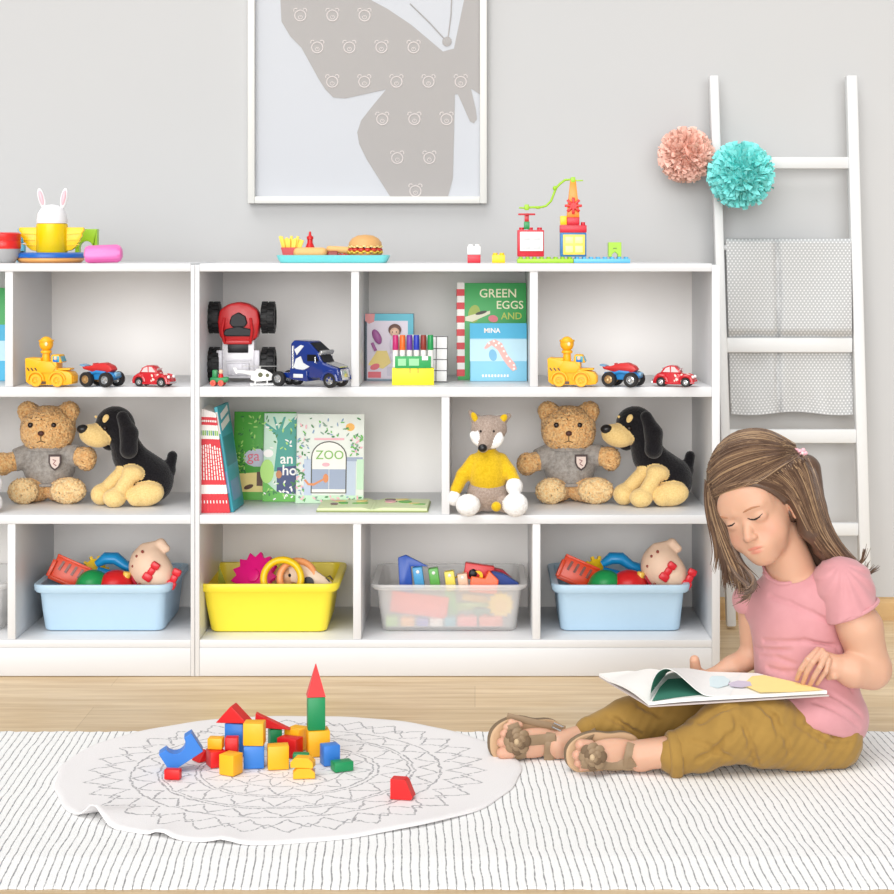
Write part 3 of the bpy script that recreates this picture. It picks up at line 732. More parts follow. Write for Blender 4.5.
# ---- plush dog
BLK = fur('black_plush', (16, 15, 18), (34, 32, 36), 260, .4); CRM = fur('cream_yellow_plush', (228, 192, 122), (244, 214, 150), 260, .3)
def dog(px, py, label):
    loc, k = base(px, py, Z2); root = thing('plush_dog', label, 'soft toy', loc, 0, 'black and tan plush dogs')
    q = lambda *a: np.array(a)*k
    def RY(d): a = math.radians(d); return np.array([[math.cos(a), 0, math.sin(a)], [0, 1, 0], [-math.sin(a), 0, math.cos(a)]])
    s = SDF(q(-56, -36, -1), q(50, 26, 102), .9*k)
    s.ell(q(-16, 0, 80), q(19, 16, 17.5), k=0); s.cap(q(-10, 0, 72), q(-2, 2, 46), 14*k, 15*k, k=5*k)
    s.cap(q(-2, 2, 48), q(20, 4, 26), 15*k, 21*k, k=6*k); s.ell(q(18, 4, 20), q(22, 19, 20), k=5*k)
    s.chain([q(32, 6, 20), q(37, 8, 32), q(40, 8, 47)], [6*k, 5.5*k, 5*k], k=3*k)
    s.cap(q(-20, 8, 82), q(-24, 12, 60), 6*k, 8*k, k=2*k)
    s.ell(q(-34, -7, 69), q(16.5, 12.5, 11.5), RY(14), k=3*k, mi=1)
    s.cap(q(-5, -4, 34), q(-25, -6, 14), 8*k, 7.5*k, k=2*k, mi=1); s.ell(q(-28, -8, 10.5), q(10.5, 11, 10.5), k=2*k, mi=1)
    s.cap(q(3, -17, 31), q(-9, -21, 12), 7.5*k, 7*k, k=2*k, mi=1); s.ell(q(5, -16, 33), q(11, 8, 7.5), RY(8), k=2.5*k, mi=1); s.ell(q(-12, -23, 9), q(11.5, 11, 9.5), k=2*k, mi=1)
    s.ell(q(18, -17, 12), q(18, 11, 12), RY(-8), k=2*k, mi=1); s.ell(q(9, -21, 9.5), q(9, 9, 9), k=2*k, mi=1)
    s.build('body', [BLK, CRM], root, fuzz=.12*k, relax=2)
    s = SDF(q(-20, -30, 40), q(20, -2, 102), .9*k); s.chain([q(-6, -13, 88), q(1, -16, 72), q(1, -17, 56)], [6*k, 8.5*k, 9*k], k=4*k); s.build('ear', BLK, root)
    b = MB(k); b.ball((-45.5, -13, 76), (6, 5, 4.6)); b.build('nose', mat('black_nose', (20, 18, 20), rough=.35), root)
    b = MB(k); b.ball((-22.5, -14, 86.5), (3, 1.6, 4.5), (0, 25, 0)); b.ball((-33, -10, 88), (1.4, 1, 1.5), sub=2); b.build('brow_patch', CRM, root)
    b = MB(k); b.ball((-23, -15.6, 77), (2.4, 2, 2.4)); b.build('eye', mat('dark_bead', (32, 18, 14)), root)
    return root
BB = bear(46, 500.5, 'golden brown teddy bear in a grey badge sweater, on the left shelf unit')
DG = dog(131, 504, 'black and tan plush dog sitting beside the bear, on the left shelf unit')
def dup_to(root, dx, label):
    d = dup(root, root.location+Vector((dx*S(root.location.y), 0, 0)), label); return d
dup_to(BB, 520.5, 'golden brown teddy bear in a grey badge sweater, between the fox and the dog')
dup_to(DG, 520, 'black and tan plush dog sitting at the right end of the middle shelf')
for nm, lb_ in (('toy_construction_truck', 'yellow toy construction truck with a round knob head, on the right shelf unit'), ('toy_monster_buggy', 'blue and red toy monster buggy with fat black wheels, on the right shelf unit'), ('toy_car', 'red rounded toy car with a pale pattern, on the right shelf unit')):
    dup_to(bpy.data.objects[nm], 521, lb_)
# ---- plush fox
def fox():
    loc, k = base(487, 513, Z2); root = thing('plush_fox', 'grey plush fox in a mustard sweater with white paws, left of the bear', 'soft toy', loc, 0)
    q = lambda *a: np.array(a)*k; FG = fur('taupe_plush', (150, 132, 120), (180, 162, 150), 260, .3); FW = fur('white_plush', (232, 230, 228), (250, 250, 250), 200, .4); FY_ = fur('mustard_knit', (206, 168, 20), (228, 190, 40), 200, .4)
    s = SDF(q(-44, -32, -1), q(46, 24, 112), .9*k)
    s.ell(q(2, 0, 84), q(18, 13, 14), k=0); s.cap(q(1, -4, 80), q(-4, -16, 67), 13*k, 5*k, k=4*k); s.cap(q(1, 0, 74), q(0, 0, 56), 8*k, 9*k, k=3*k)
    s.cap(q(-10, 0, 92), q(-17, 1, 101), 6*k, 2*k, k=2*k); s.cap(q(14, 0, 92), q(22, 1, 97), 6*k, 2.5*k, k=2*k)
    s.ell(q(-10.5, -12, 75), q(5, 4, 9), np.array([[.8, 0, -.6], [0, 1, 0], [.6, 0, .8]]), k=2*k, mi=1); s.ell(q(9, -11, 73), q(6, 4, 9), np.array([[.7, 0, .7], [0, 1, 0], [-.7, 0, .7]]), k=2*k, mi=1)
    s.ell(q(1, 2, 20), q(21, 17, 19), k=3*k)
    s.cap(q(-8, -4, 10), q(-18, -18, 10), 8*k, 9*k, k=2*k); s.cap(q(12, -4, 10), q(27, -18, 10), 8*k, 9*k, k=2*k)
    s.ell(q(-19, -20, 10.5), q(12, 9, 11), k=2*k, mi=1); s.ell(q(28, -20, 11), q(12.5, 9, 12), k=2*k, mi=1)
    s.ell(q(-33, -8, 16), q(7, 7, 8), k=2*k, mi=1); s.ell(q(27, -14, 28), q(8.5, 7, 9), k=2*k, mi=1)
    s.build('body', [FG, FW], root, fuzz=.15*k)
    s = SDF(q(-44, -30, 8), q(40, 24, 74), .9*k)
    s.ell(q(1, 0, 40), q(20, 17, 24), k=0); s.cap(q(1, 0, 56), q(0, 0, 62), 11*k, 9*k, k=3*k)
    s.chain([q(-13, 0, 52), q(-24, -3, 38), q(-31, -6, 24)], [7*k, 6.5*k, 6*k], k=3*k); s.chain([q(14, 0, 53), q(22, -6, 42), q(27, -11, 34)], [7*k, 6.5*k, 6*k], k=3*k)
    s.half(q(0, 0, 18), (0, 0, -1)); s.build('sweater', FY_, root)
    for c_, r_ in (((-12.5, -5, 96), (3, 1.5, 5.5)), ((16.5, -4.5, 95), (3.4, 1.5, 4.5))):
        b = MB(k); b.ball(c_, r_, (0, -25 if c_[0] < 0 else 38, 0)); b.build('inner_ear', FY_, root)
    b = MB(k); b.ball((-4.5, -20.5, 67), (4.6, 3.5, 4)); b.build('nose', mat('black_nose', (20, 18, 20)), root)
    for x in (-6.5, 6.5): b = MB(k); b.ball((x, -14.5, 83), (1.3, 1, 1.3), sub=2); b.build('eye', mat('dark_bead', (32, 18, 14)), root)
    b = MB(k); b.ball((9, -20, 9), (5, 4, 5)); b.build('tail_tip', FY_, root)
fox()
b_, k_ = base(-4, 512, Z2)
rt = thing('plush_paw_toy', 'white soft toy at the left picture edge, only its paws showing', 'soft toy', b_, 0)
s = SDF(np.array((-30, -18, -1))*k_, np.array((16, 16, 62))*k_, 1.0*k_); q_ = lambda *a: np.array(a)*k_
s.ell(q_(-16, 4, 30), q_(13, 11, 28), k=0); s.ell(q_(-1, -6, 10), q_(9, 9, 10), k=3*k_); s.ell(q_(0, -2, 28), q_(7, 7, 9), k=3*k_); s.build('body', fur('white_plush2', (228, 226, 224), (248, 248, 248), 200, .4), rt)
# ---- big red and white monster truck standing on its tail
loc, k = base(241, 381.5, Z1); root = thing('toy_monster_truck', 'large red and silver toy monster truck stood upright on its tailgate', 'toy truck', loc, 0)
def MX(x): return (x-190-233)*0  # noqa
b = MB(k); b.prism([(-19, 45), (-21, 60), (-19, 72), (-10, 78), (0, 80), (10, 78), (19, 72), (21, 60), (19, 45), (12, 40), (-12, 40)], -20, -2, bev=3, smooth=True)
b.prism([(-17, 4), (-17, 42), (15, 42), (15, 4)], -14, 2, bev=1, smooth=True, mi=1)
for x in (-14, 12): b.tube([(x, -20, 40), (x*1.15, -23, 52), (x, -20, 64)], 1.5, 8)
b.build('body', [pl('truck_red', (192, 14, 22), rough=.4, coat=.15), mat('silver_panel', (214, 212, 216), rough=.35, metal=.2)], root)
b = MB(k); b.prism([(-9, 59), (-7, 66), (0, 70), (7, 66), (9, 59), (6, 55), (-6, 55)], -22, -18, bev=1); b.prism([(-15, 48), (-13, 53), (0, 56), (13, 53), (15, 48), (12, 46), (-12, 46)], -22.5, -19, bev=1); b.build('windscreen', DGL, root)
b = MB(k); b.box((-1, -15.5, 34), (20, 4, 9), bev=.5, mi=1); b.box((-1, -15.5, 22), (26, 3, 1)); b.box((-1, -15.5, 13), (22, 3, 12), bev=.5)
for i in range(5): b.box((-9+i*4, -17.3, 13), (.8, .6, 11))
for x in (-19.5, 17.5): b.box((x, -12, 18), (6, 8, 28), bev=1)
b.box((-1, -18, 40), (28, 3, 4), bev=.8, mi=2); b.build('bed', [mat('silver_panel2', (196, 194, 200), rough=.4, metal=.2), DGL, pl('truck_red', (200, 20, 28))], root)
for x in (-26.8, 28):
    for z in (17, 64): wheel(root, x, -4, z, 14.5 if z > 30 else 16, 13.5, rim=mat('grey_hub', (90, 90, 94), rough=.4), k=k, axis='x', tread=1)
b = MB(k)
for z in (17, 64): b.cyl((-28, -4, z), (26, -4, z), 3)
b.box((-1, -4, 40), (14, 8, 50), bev=1); b.build('axle', BLACK, root)
# ---- small green and red toy tractor with a rider
loc, k = base(219, 387.5, Z1, 4.30); root = thing('toy_tractor', 'tiny green toy tractor with a red rider in front of the monster truck', 'toy', loc, -8)
b = MB(k); b.box((0, 0, 6), (17, 7, 5), bev=1.2); b.box((-4, 0, 12), (5, 5, 8), bev=1); b.box((7, 0, 7), (6, 6, 4), bev=1.2); b.build('body', pl('tractor_green', (40, 140, 80)), root)
b = MB(k); b.ball((2, 0, 14), (2.4, 2.4, 2.6), sub=2, mi=1); b.cyl((2, 0, 8), (2, 0, 12), 3, 2, 12, mi=0); b.build('rider', [RED, pl('driver_face', (235, 200, 170))], root)
for x in (-5, 3): wheel(root, x, -4, 3, 3, 2.4, pl('coral_wheel', (225, 90, 70)), pl('coral_wheel', (225, 90, 70)), k=k); wheel(root, x, 4, 3, 3, 2.4, RED, RED, k=k)
# ---- white toy helicopter
loc, k = base(258, 387.2, Z1, 4.31); root = thing('toy_helicopter', 'white toy helicopter with landing skids beside the blue lorry', 'toy', loc, 10)
b = MB(k); b.prism([(-8, 6), (-6, 12), (-1, 17), (7, 16), (14, 12), (16, 8), (13, 5), (-2, 4)], -5, 5, bev=1.4, smooth=True); b.tube([(-3, 0, 12), (-16, 0, 14), (-21, 0, 14)], [3, 1.6, 1.2], 8); b.prism([(-22, 12), (-25, 18), (-22, 18), (-19, 13)], -.6, .6); b.build('fuselage', WHT, root)
b = MB(k); b.cyl((2, 0, 16), (2, 0, 19), 1); b.box((2, 0, 19.3), (38, 2, .6), (0, 2, 20), bev=.2); b.build('rotor', pl('light_grey_plastic', (200, 200, 198)), root)
b = MB(k)
for y in (-5, 5):
    b.tube([(-8, y, 1.2), (14, y, 1.2), (17, y, 2.5)], .8, 8); b.tube([(-3, y*.7, 6), (-3, y, 1.2)], .6, 6); b.tube([(9, y*.7, 6), (9, y, 1.2)], .6, 6)
b.build('skid', WHT, root)
b = MB(k); b.cyl((2, -5.5, 11), (2, -4.8, 11), 2.4); b.cyl((9, -5.5, 10.5), (9, -4.8, 10.5), 1.8); b.build('window', pl('dark_olive', (90, 92, 60)), root)
# ---- blue toy lorry
loc, k = base(309.5, 386.5, Z1); k *= .93; root = thing('toy_lorry', 'shiny blue toy lorry cab with chrome visor facing right', 'toy truck', loc, -27)
BL2 = pl('lorry_blue', (12, 44, 124), rough=.12, coat=.7)
b = MB(k); b.prism([(-16, 10), (-16, 46), (-12, 50), (6, 49), (19, 37), (22, 30), (25, 26), (42, 21), (44, 17), (44, 7), (26, 6), (24, 10)], -12.5, 12.5, bev=1.5, smooth=True)
b.prism([(-38, 10), (-38, 14), (-14, 15), (-14, 8)], -7, 7, bev=.6)
b.prism([(-16, 8), (-16, 20), (6, 18), (6, 6)], -14.5, 14.5, bev=1, smooth=True)
for y in (-13, 13): b.tube([(33+9.5*math.cos(a), y, 8+9.5*math.sin(a)) for a in [PI*i/10 for i in range(11)]], 2, 8)
b.build('cab', BL2, root)
b = MB(k); b.prism([(8, 47.5), (19, 39), (18, 37.5), (6, 46)], -11, 11, mi=1); b.box((21.5, 0, 37), (3, 26, 5), (0, 30, 0), bev=.8, mi=0)
b.box((44.3, 0, 15.5), (1.2, 15, 9), (0, -8, 0), bev=.3, mi=0); b.prism([(27, 27), (43, 22.6), (43, 21.6), (27, 26)], -9, 9, mi=0); b.build('visor', [CHROME, DGL], root)
b = MB(k); b.prism([(20, 35), (25, 27), (24, 26.4), (18.6, 34.5)], -10.5, 10.5)
for y in (-12.7, 12.7): b.prism([(5, 28), (5, 35), (16, 35), (20, 28)], y-.2, y+.2)
b.build('windscreen', DGL, root)
b = MB(k); b.prism([(-11, 40), (-3, 45), (1, 44), (-8, 34)], -13, -12.5); b.prism([(-12, 21), (-9, 30), (-3, 33), (0, 26), (8, 22), (2, 19), (-6, 18)], -13.2, -12.5, mi=0); b.box((-5, -14.8, 12), (12, .8, 4), bev=.3, mi=0); b.build('painted_emblem', mat('pale_silver_decal', (214, 218, 222), rough=.3), root)
b = MB(k); b.box((44.8, 0, 10), (.8, 12, 3), bev=.3); b.build('number_plate', mat('pale_silver_decal', (214, 218, 222)), root)
b = MB(k)
for y in (-14, 14): b.cyl((-13, y*.9, 10), (-13, y*.9, 44), 1.1); b.tube([(18, y, 26), (18, y*1.25, 27), (18, y*1.25, 33)], .7, 6)
b.build('exhaust_pipe', CHROME, root)
for x in (-32, 33):
    for y in (-11, 11): wheel(root, x, y, 8, 8, 5, k=k)
wheel(root, -22, 10, 8, 8, 5, k=k)
# ================================================================ books
def book(name, label, px, py, z, w, h, th, rz=0, lean=0, cover=None, spine=None, Y=None, group=None, cat='book'):
    """standing book: local x along the cover, y depth (front cover at y=0), z up"""
    loc, k = base(px, py, z, Y); root = thing(name, label, cat, loc, rz, group); root.rotation_euler[0] = -math.radians(lean)
    b = MB(k); b.box((w/2, .4, h/2), (w, .8, h), bev=.25); b.box((w/2, th-.4, h/2), (w, .8, h), bev=.25); b.build('cover', cover, root)
    b = MB(k); b.box((w/2+.6, th/2, h/2), (w-2, th-1.7, h-1.6)); b.build('pages', mat('page_paper', (240, 236, 226), rough=.9), root)
    b = MB(k); b.box((.4, th/2, h/2), (.8, th, h), bev=.25); b.build('spine', spine or cover, root)
    return root, k
def flat(name, k, root, polys, mats, y=-.05, t_=.35):
    b = MB(k)
    for i, (pts, mi) in enumerate(polys): b.prism(pts, y-t_-i*.012, y, mi)
    return b.build(name, mats, root)
def ellp(cx, cz, rx, rz, a=0, n=14):
    a = math.radians(a); return [(cx+rx*math.cos(t)*math.cos(a)-rz*math.sin(t)*math.sin(a), cz+rx*math.cos(t)*math.sin(a)+rz*math.sin(t)*math.cos(a)) for t in [2*PI*i/n for i in range(n)]]
def rect(x0, z0, x1, z1): return [(x0, z0), (x1, z0), (x1, z1), (x0, z1)]
pm = lambda n, c: mat('print_'+n, c, rough=.45, var=.03)
# green book
root, k = book('picture_book', 'green picture book with a red and white striped spine on the top shelf', 457.5, 380, Z1, 69.5, 97, 8, 3, 5, pm('green_cover', (70, 172, 96)), pm('white', (245, 240, 236)))
flat('cover_art', k, root, [(ellp(17, 66, 6, 9, -10), 0), ([(8, 59), (15, 58), (33, 66), (33, 69), (15, 65), (8, 63)], 1), (ellp(24, 67, 6, 1.6, 15), 2), (ellp(36, 61, 5, 3.6, -10), 3)],
     [pm('olive', (160, 180, 80)), pm('pale_hat', (230, 225, 200)), pm('dark_line', (60, 60, 50)), pm('ham_pink', (226, 120, 130))])
tw = pm('letter_cream', (240, 240, 205))
for tx, sz, x, z, mt in (('GREEN', 12.2, 22, 82.5, tw), ('EGGS', 11.4, 39, 71, tw), ('AND', 9.6, 44, 60.5, pm('letter_lime', (190, 205, 90)))):
    text_part(tx, sz*k, mt, root, (x*k, -.5*k, z*k), extra_bold=.12*k, depth=.25*k)
b = MB(k)
for i in range(7): b.box((-.2, 4, 7+i*13.4), (.7, 8.3, 6.8))
for i in range(7): b.box((3.6, -.3, 7+i*13.4), (7.4, .6, 6.8))
b.build('spine_stripes', pm('stripe_red', (214, 52, 60)), root)
b = MB(k)
for i in range(7): b.box((3.6, -.28, 13.7+i*13.4), (7.4, .5, 6.6))
b.build('spine_bands', pm('white', (245, 240, 236)), root)
root, k = book('picture_book', 'light blue book with a spotted creature, leaning on the green book', 470, 381.5, Z1, 57, 58, 3.5, 2, 4, pm('aqua_cover', (140, 206, 232)))
flat('cover_art', k, root, [(rect(0, 43, 57, 58), 0), (rect(0, 20, 57, 42), 1), ([(14, 33), (18, 39), (25, 42), (32, 38), (38, 26), (45, 18), (47, 12), (43, 10), (38, 15), (33, 22), (28, 31), (22, 36), (16, 32)], 2), (ellp(23, 26, 4, 6, 10), 3)],
     [pm('strong_aqua', (62, 176, 216)), pm('pale_aqua', (190, 226, 240)), pm('spot_pink', (240, 178, 170)), pm('sea_blue', (120, 184, 220))])
b = MB(k); r = random.Random(3)
for (x, z) in ((19, 38), (24, 40), (29, 38), (32, 35), (34, 30), (37, 25), (40, 20), (44, 16), (44, 12.5), (26, 36)): b.prism(ellp(x, z, 1.2, 1.2), -.95, -.5)
b.build('spots', pm('white', (245, 240, 236)), root)
text_part('MINA', 6.6*k, pm('white', (245, 240, 236)), root, (14*k, -.6*k, 48.5*k), extra_bold=.15*k, depth=.25*k)
text_part('Illustrated', 4.0*k, pm('white', (245, 240, 236)), root, (12*k, -.5*k, 4*k), depth=.2*k) if False else None
b = MB(k)
for i in range(9): b.box((13+i*3.1, -.5, 5.5), (1.8, .4, 2.6), (0, i*17 % 30-15, 0))
b.build('caption_marks', pm('white', (245, 240, 236)), root)
# grid card
loc, k = base(436, 380.5, Z1, 4.40); root = thing('grid_card', 'white card with a black grid of boxes behind the marker pack', 'card', loc, -6); root.rotation_euler[0] = -math.radians(5)
b = MB(k); b.box((0, 0, 23.5), (23, 1.2, 46), bev=.2); b.build('card', pm('card_white', (246, 246, 246)), root)
b = MB(k)
for z in (1, 12, 23, 34, 46): b.box((0, -.8, z), (23, .5, .7))
for x in (-11.2, 0, 11.2): b.box((x, -.8, 23.5), (.7, .5, 45.6))
b.build('grid_lines', pm('black_line', (50, 50, 52)), root)
# doll box
loc, k = base(389, 381, Z1, 4.46); root = thing('toy_box', 'windowed toy box with a small doll and purple comb inside, left of the marker pack', 'toy box', loc, -3)
b = MB(k); W_, H_ = 49, 67; D2 = 12
b.box((0, D2/2, H_/2), (W_, D2, H_), mi=0, bev=.3); b.build('carton', pm('carton_grey_blue', (150, 170, 185)), root)
flat('window_backing', k, root, [(rect(-22, 2, 22, 60), 0)], [pm('pale_lilac', (222, 214, 226))])
flat('printed_frame', k, root, [(rect(-24.5, 60, 24.5, 67), 0), (rect(19, 2, 24.5, 60), 0), (rect(-24.5, 0, -22.5, 60), 1), ([(-24, 67), (-14, 67), (-15, 59), (-20, 57), (-24, 60)], 2)], [pm('box_teal', (90, 180, 200)), pm('box_dark', (70, 80, 90)), pm('tag_pink', (225, 150, 150))], y=-.5)
b = MB(k); b.ball((6, -3, 49), (5, 3.5, 5), mi=0); b.ball((6, -2, 51), (6.5, 3, 6), mi=1); b.ball((6, -3.4, 36), (5, 2.6, 8), mi=2); b.ball((8, -3.5, 25), (7, 2.5, 7), mi=2); b.ball((4, -6.2, 49), .7, mi=3, sub=1); b.ball((8, -6.2, 49), .7, mi=3, sub=1)
b.build('doll', [pm('doll_skin', (232, 190, 165)), pm('doll_hair', (120, 90, 80)), pm('doll_dress', (226, 220, 236)), pm('black_line', (50, 50, 52))], root)
b = MB(k); b.ball((-12, -2, 44), (4, 2, 8), (0, -25, 0)); b.box((-15, -2, 34), (3, 2, 9), (0, -25, 0), bev=.5); b.build('comb', pm('plum', (160, 90, 150)), root)
flat('gift_art', k, root, [([(-21, 16), (-12, 30), (-2, 30), (2, 18), (-6, 12)], 0), (rect(-21, 3, -8, 9), 1), (rect(-2, 5, 12, 14), 2), (ellp(-14, 14, 5, 3, 20), 1)], [pm('butter', (236, 212, 130)), pm('rose', (226, 110, 120)), pm('pale_lilac2', (205, 200, 215))], y=-.5)
# marker pack
loc, k = base(413, 387.2, Z1, 4.32); root = thing('marker_pack', 'yellow and green pack of coloured felt pens with a clear front', 'marker pack', loc, 2)
b = MB(k); b.box((0, 5, 8.5), (42, 10, 17), bev=.5, mi=0); b.box((0, 9, 30), (41, 2, 40), bev=.3, mi=1); b.build('tray', [pm('lemon_card', (248, 228, 30)), pm('pale_card', (215, 225, 220))], root)
for i, c_ in enumerate(((190, 40, 110), (236, 110, 40), (110, 60, 160), (40, 60, 180), (140, 50, 40), (30, 150, 80))):
    x = -17.5+i*7; b = MB(k); b.cyl((x, 3.5, 18), (x, 3.5, 35), 2.8, 2.8, 14, mi=0); b.cyl((x, 3.5, 35), (x, 3.5, 50), 3.1, 2.8, 14, mi=1, bev=.4)
    b.build('felt_pen', [pm('pen_white', (238, 236, 232)), pl('pen_%d' % i, c_)], root)
b = MB(k); b.box((0, -.3, 23), (36, .6, 12), bev=.2, mi=0); b.box((-11, -.8, 23), (8, .5, 7), mi=1); b.box((1, -.8, 23), (10, .5, 7), mi=1); b.box((12, -.8, 27), (6, .5, 4), mi=2)
for x in (-3, 5): b.box((x, -.4, 14.5), (.5, .4, 5), mi=3)
lab = b.build('label_band', [pm('band_green', (40, 160, 84)), pm('band_pale', (150, 214, 160)), pm('white', (245, 240, 236)), pm('dark_line', (60, 60, 50))], root)
# ---- red and white striped paperbacks
RB = pm('paperback_red', (212, 32, 48)); RWm = pm('paperback_white', (240, 234, 230))
for i in range(9):
    xb = 200+3.35*i; tilt = -(i*.95)
    loc, k = base(xb, 514, Z2, 4.30); lbls = ['thin red and white paperback standing in the row against the left panel']
    root = thing('paperback', lbls[0], 'book', loc, 0, 'red and white paperbacks in the row'); root.rotation_euler[1] = math.radians(tilt)
    h = 104-i*.4; tw_ = 3.2
    b = MB(k); tp = .62
    for (z0, z1, mi) in ((0, 19, 0), (19, 28, 1), (28, 74, 0), (74, 88, 1), (88, 96, 0), (96, h, 1)):
        f0 = 1-(1-tp)*z0/h; f1 = 1-(1-tp)*z1/h
        b.prism([(0, z0), (tw_*f0, z0), (tw_*f1, z1), (0, z1)], 0, 62, mi)
    b.build('cover', [RB, RWm], root)
    b = MB(k); r = random.Random(i)
    z = 33
    while z < 66: L = r.uniform(2, 5); b.box((1.2, -.15, z+L/2), (1.1, .3, L)); z += L+.8
    b.box((1.2, -.15, 11), (1.0, .3, 3)); b.build('spine_text', RWm, root)
    b = MB(k); b.box((1.2, -.15, 80), (1.1, .3, 5), mi=0 if i % 3 else 1); b.box((1.2, -.15, 92), (1.1, .3, 2), mi=2); b.build('spine_mark', [pm('lime_mark', (120, 180, 50)), pm('teal_mark', (40, 130, 140)), RWm], root)
loc, k = base(230.5, 513.5, Z2, 4.31); root = thing('paperback', 'teal blue paperback leaning on the red and white ones', 'book', loc, -3); root.rotation_euler[1] = math.radians(-9)
b = MB(k); b.box((1.6, 30, 53), (3.2, 60, 106), mi=0, bev=.2); b.build('cover', pm('teal_cover', (52, 160, 176)), root)
b = MB(k); b.box((3.3, 30, 60), (.3, 50, 30), mi=0); b.box((3.35, 28, 88), (.3, 44, 7), (8, 0, 0), mi=1); b.box((3.35, 30, 98), (.3, 40, 6), (8, 0, 0), mi=1); b.box((3.35, 28, 20), (.3, 40, 20), mi=2); b.box((1.6, -.1, 90), (1.8, .3, 22), mi=1); b.box((1.6, -.1, 30), (2, .3, 22), mi=2)
b.build('cover_art', [pm('deep_teal', (20, 128, 140)), pm('white', (245, 240, 236)), pm('muted_blue', (110, 150, 190))], root)
# ---- board books
def leaves(k, root, boxes, cols, n, seed, avoid=None):
    r = random.Random(seed); b = MB(k); i = 0
    while i < n:
        x0, z0, x1, z1 = r.choice(boxes); x = r.uniform(x0, x1); z = r.uniform(z0, z1)
        b.prism(ellp(x, z, r.uniform(1.2, 2.4), r.uniform(.5, 1), r.uniform(0, 180), 8), -.75-i*.0006, -.4, r.randrange(len(cols))); i += 1
    return b.build('leaf_pattern', cols, root)
g1_, g2_, g3_ = pm('leaf_dark', (40, 120, 50)), pm('leaf_mid', (90, 175, 60)), pm('leaf_light', (170, 215, 110))
root, k = book('board_book', 'green board book with a yellow fence, behind the tree book', 232.5, 500, Z2, 62, 88, 6, -3, 7, pm('garden_green', (78, 168, 60)), Y=4.52)
flat('cover_art', k, root, [(ellp(24, 42, 14, 9, 0), 0), ([(3, 8), (3, 26), (34, 28), (34, 8)], 1), (rect(24, 14, 30, 28), 2), (ellp(16, 13, 5, 2.2, 20), 2), (rect(0, 0, 62, 8), 3)], [pm('lilac_grey', (196, 200, 215)), pm('fence_cream', (240, 220, 140)), pm('bark', (90, 56, 30)), g2_])
leaves(k, root, [(1, 50, 40, 83), (1, 28, 12, 50)], [g1_, g2_, g3_], 90, 11)
text_part('ga', 15*k, pm('pink_letter', (226, 110, 130)), root, (14*k, -.6*k, 39*k), depth=.2*k)
root, k = book('board_book', 'board book with a teal tree, between the fence and gate books', 262.5, 500.5, Z2, 60, 88, 6, -3, 7, pm('pale_mint', (200, 226, 206)), Y=4.49)
flat('cover_art', k, root, [([(11, 30), (14, 60), (12, 66), (0, 78), (0, 80), (13, 71), (9, 84.5), (11, 84.5), (15, 72), (20, 84.5), (22, 84.5), (18, 70), (30, 84), (34, 84), (34, 30)], 0), ([(14, 8), (14, 34), (34, 36), (34, 8)], 1), ([(0, 0), (0, 22), (14, 10), (34, 6), (34, 0)], 2), (ellp(5, 48, 5, 4), 3), (ellp(4, 30, 7, 12), 4), (ellp(16, 27, 3, 4), 5)],
     [pm('tree_teal', (52, 150, 136)), pm('trunk_navy', (40, 60, 110)), g2_, pm('white', (245, 240, 236)), g3_, pm('owl_brown', (190, 120, 70))])
leaves(k, root, [(0, 52, 33, 84), (0, 2, 33, 20)], [g1_, g3_, pm('white', (245, 240, 236))], 60, 12)
text_part('an', 14.5*k, pm('white', (245, 240, 236)), root, (17*k, -.6*k, 38*k), depth=.2*k, extra_bold=.2*k)
text_part('ho', 14.5*k, pm('white', (245, 240, 236)), root, (19*k, -.6*k, 26.5*k), depth=.2*k, extra_bold=.2*k)
root, k = book('board_book', 'pale board book with a grey arched gate and the green word zoo', 295.5, 501, Z2, 68, 89, 6, -2, 7, pm('zoo_pale', (226, 230, 222)), Y=4.46)
arch = [(15, 10), (15, 46)]+[(33+18*math.cos(a), 46+16*math.sin(a)) for a in [PI-PI*i/12 for i in range(13)]]+[(51, 46), (51, 10)]
arch2 = [(16.2, 11), (16.2, 46)]+[(33+16.8*math.cos(a), 46+14.8*math.sin(a)) for a in [PI-PI*i/12 for i in range(13)]]+[(49.8, 46), (49.8, 11)]
flat('cover_art', k, root, [(rect(8, 8, 16, 44), 0), (rect(50, 8, 60, 44), 0), (rect(50, 42, 67, 46), 1), (arch, 2), (arch2, 3), (rect(16.2, 14, 33, 34), 1), (rect(33.4, 14, 49.8, 34), 1), (rect(61, 14, 68, 44), 4), ([(10, 24), (13, 20), (18, 20), (28, 25), (28, 23), (18, 17.5), (12, 18), (8, 23)], 5), (ellp(30, 25, 2.8, 4.5), 5), (rect(0, 0, 68, 8), 4), (ellp(54, 76, 4.5, 4), 6), (ellp(30, 38.5, 4, 2), 7), (rect(18, 63, 48, 65), 7)],
     [pm('gate_post', (184, 196, 214)), pm('gate_blue', (150, 162, 186)), pm('dark_line', (60, 60, 50)), pm('arch_pale', (238, 236, 226)), pm('mint_leafy', (190, 222, 190)), pm('tiger_orange', (214, 130, 70)), pm('amber_bird', (232, 170, 70)), pm('soft_pink', (232, 170, 180))])
leaves(k, root, [(1, 66, 66, 85), (1, 44, 13, 66), (55, 48, 67, 68), (1, 10, 8, 44), (1, 1, 66, 8)], [g1_, g2_, pm('leaf_grey', (120, 150, 130)), pm('soft_pink', (232, 170, 180)), pm('leaf_blue', (120, 150, 180))], 150, 13)
text_part('ZOO', 12.5*k, pm('zoo_green', (120, 178, 70)), root, (19.5*k, -.9*k, 44*k), depth=.2*k)
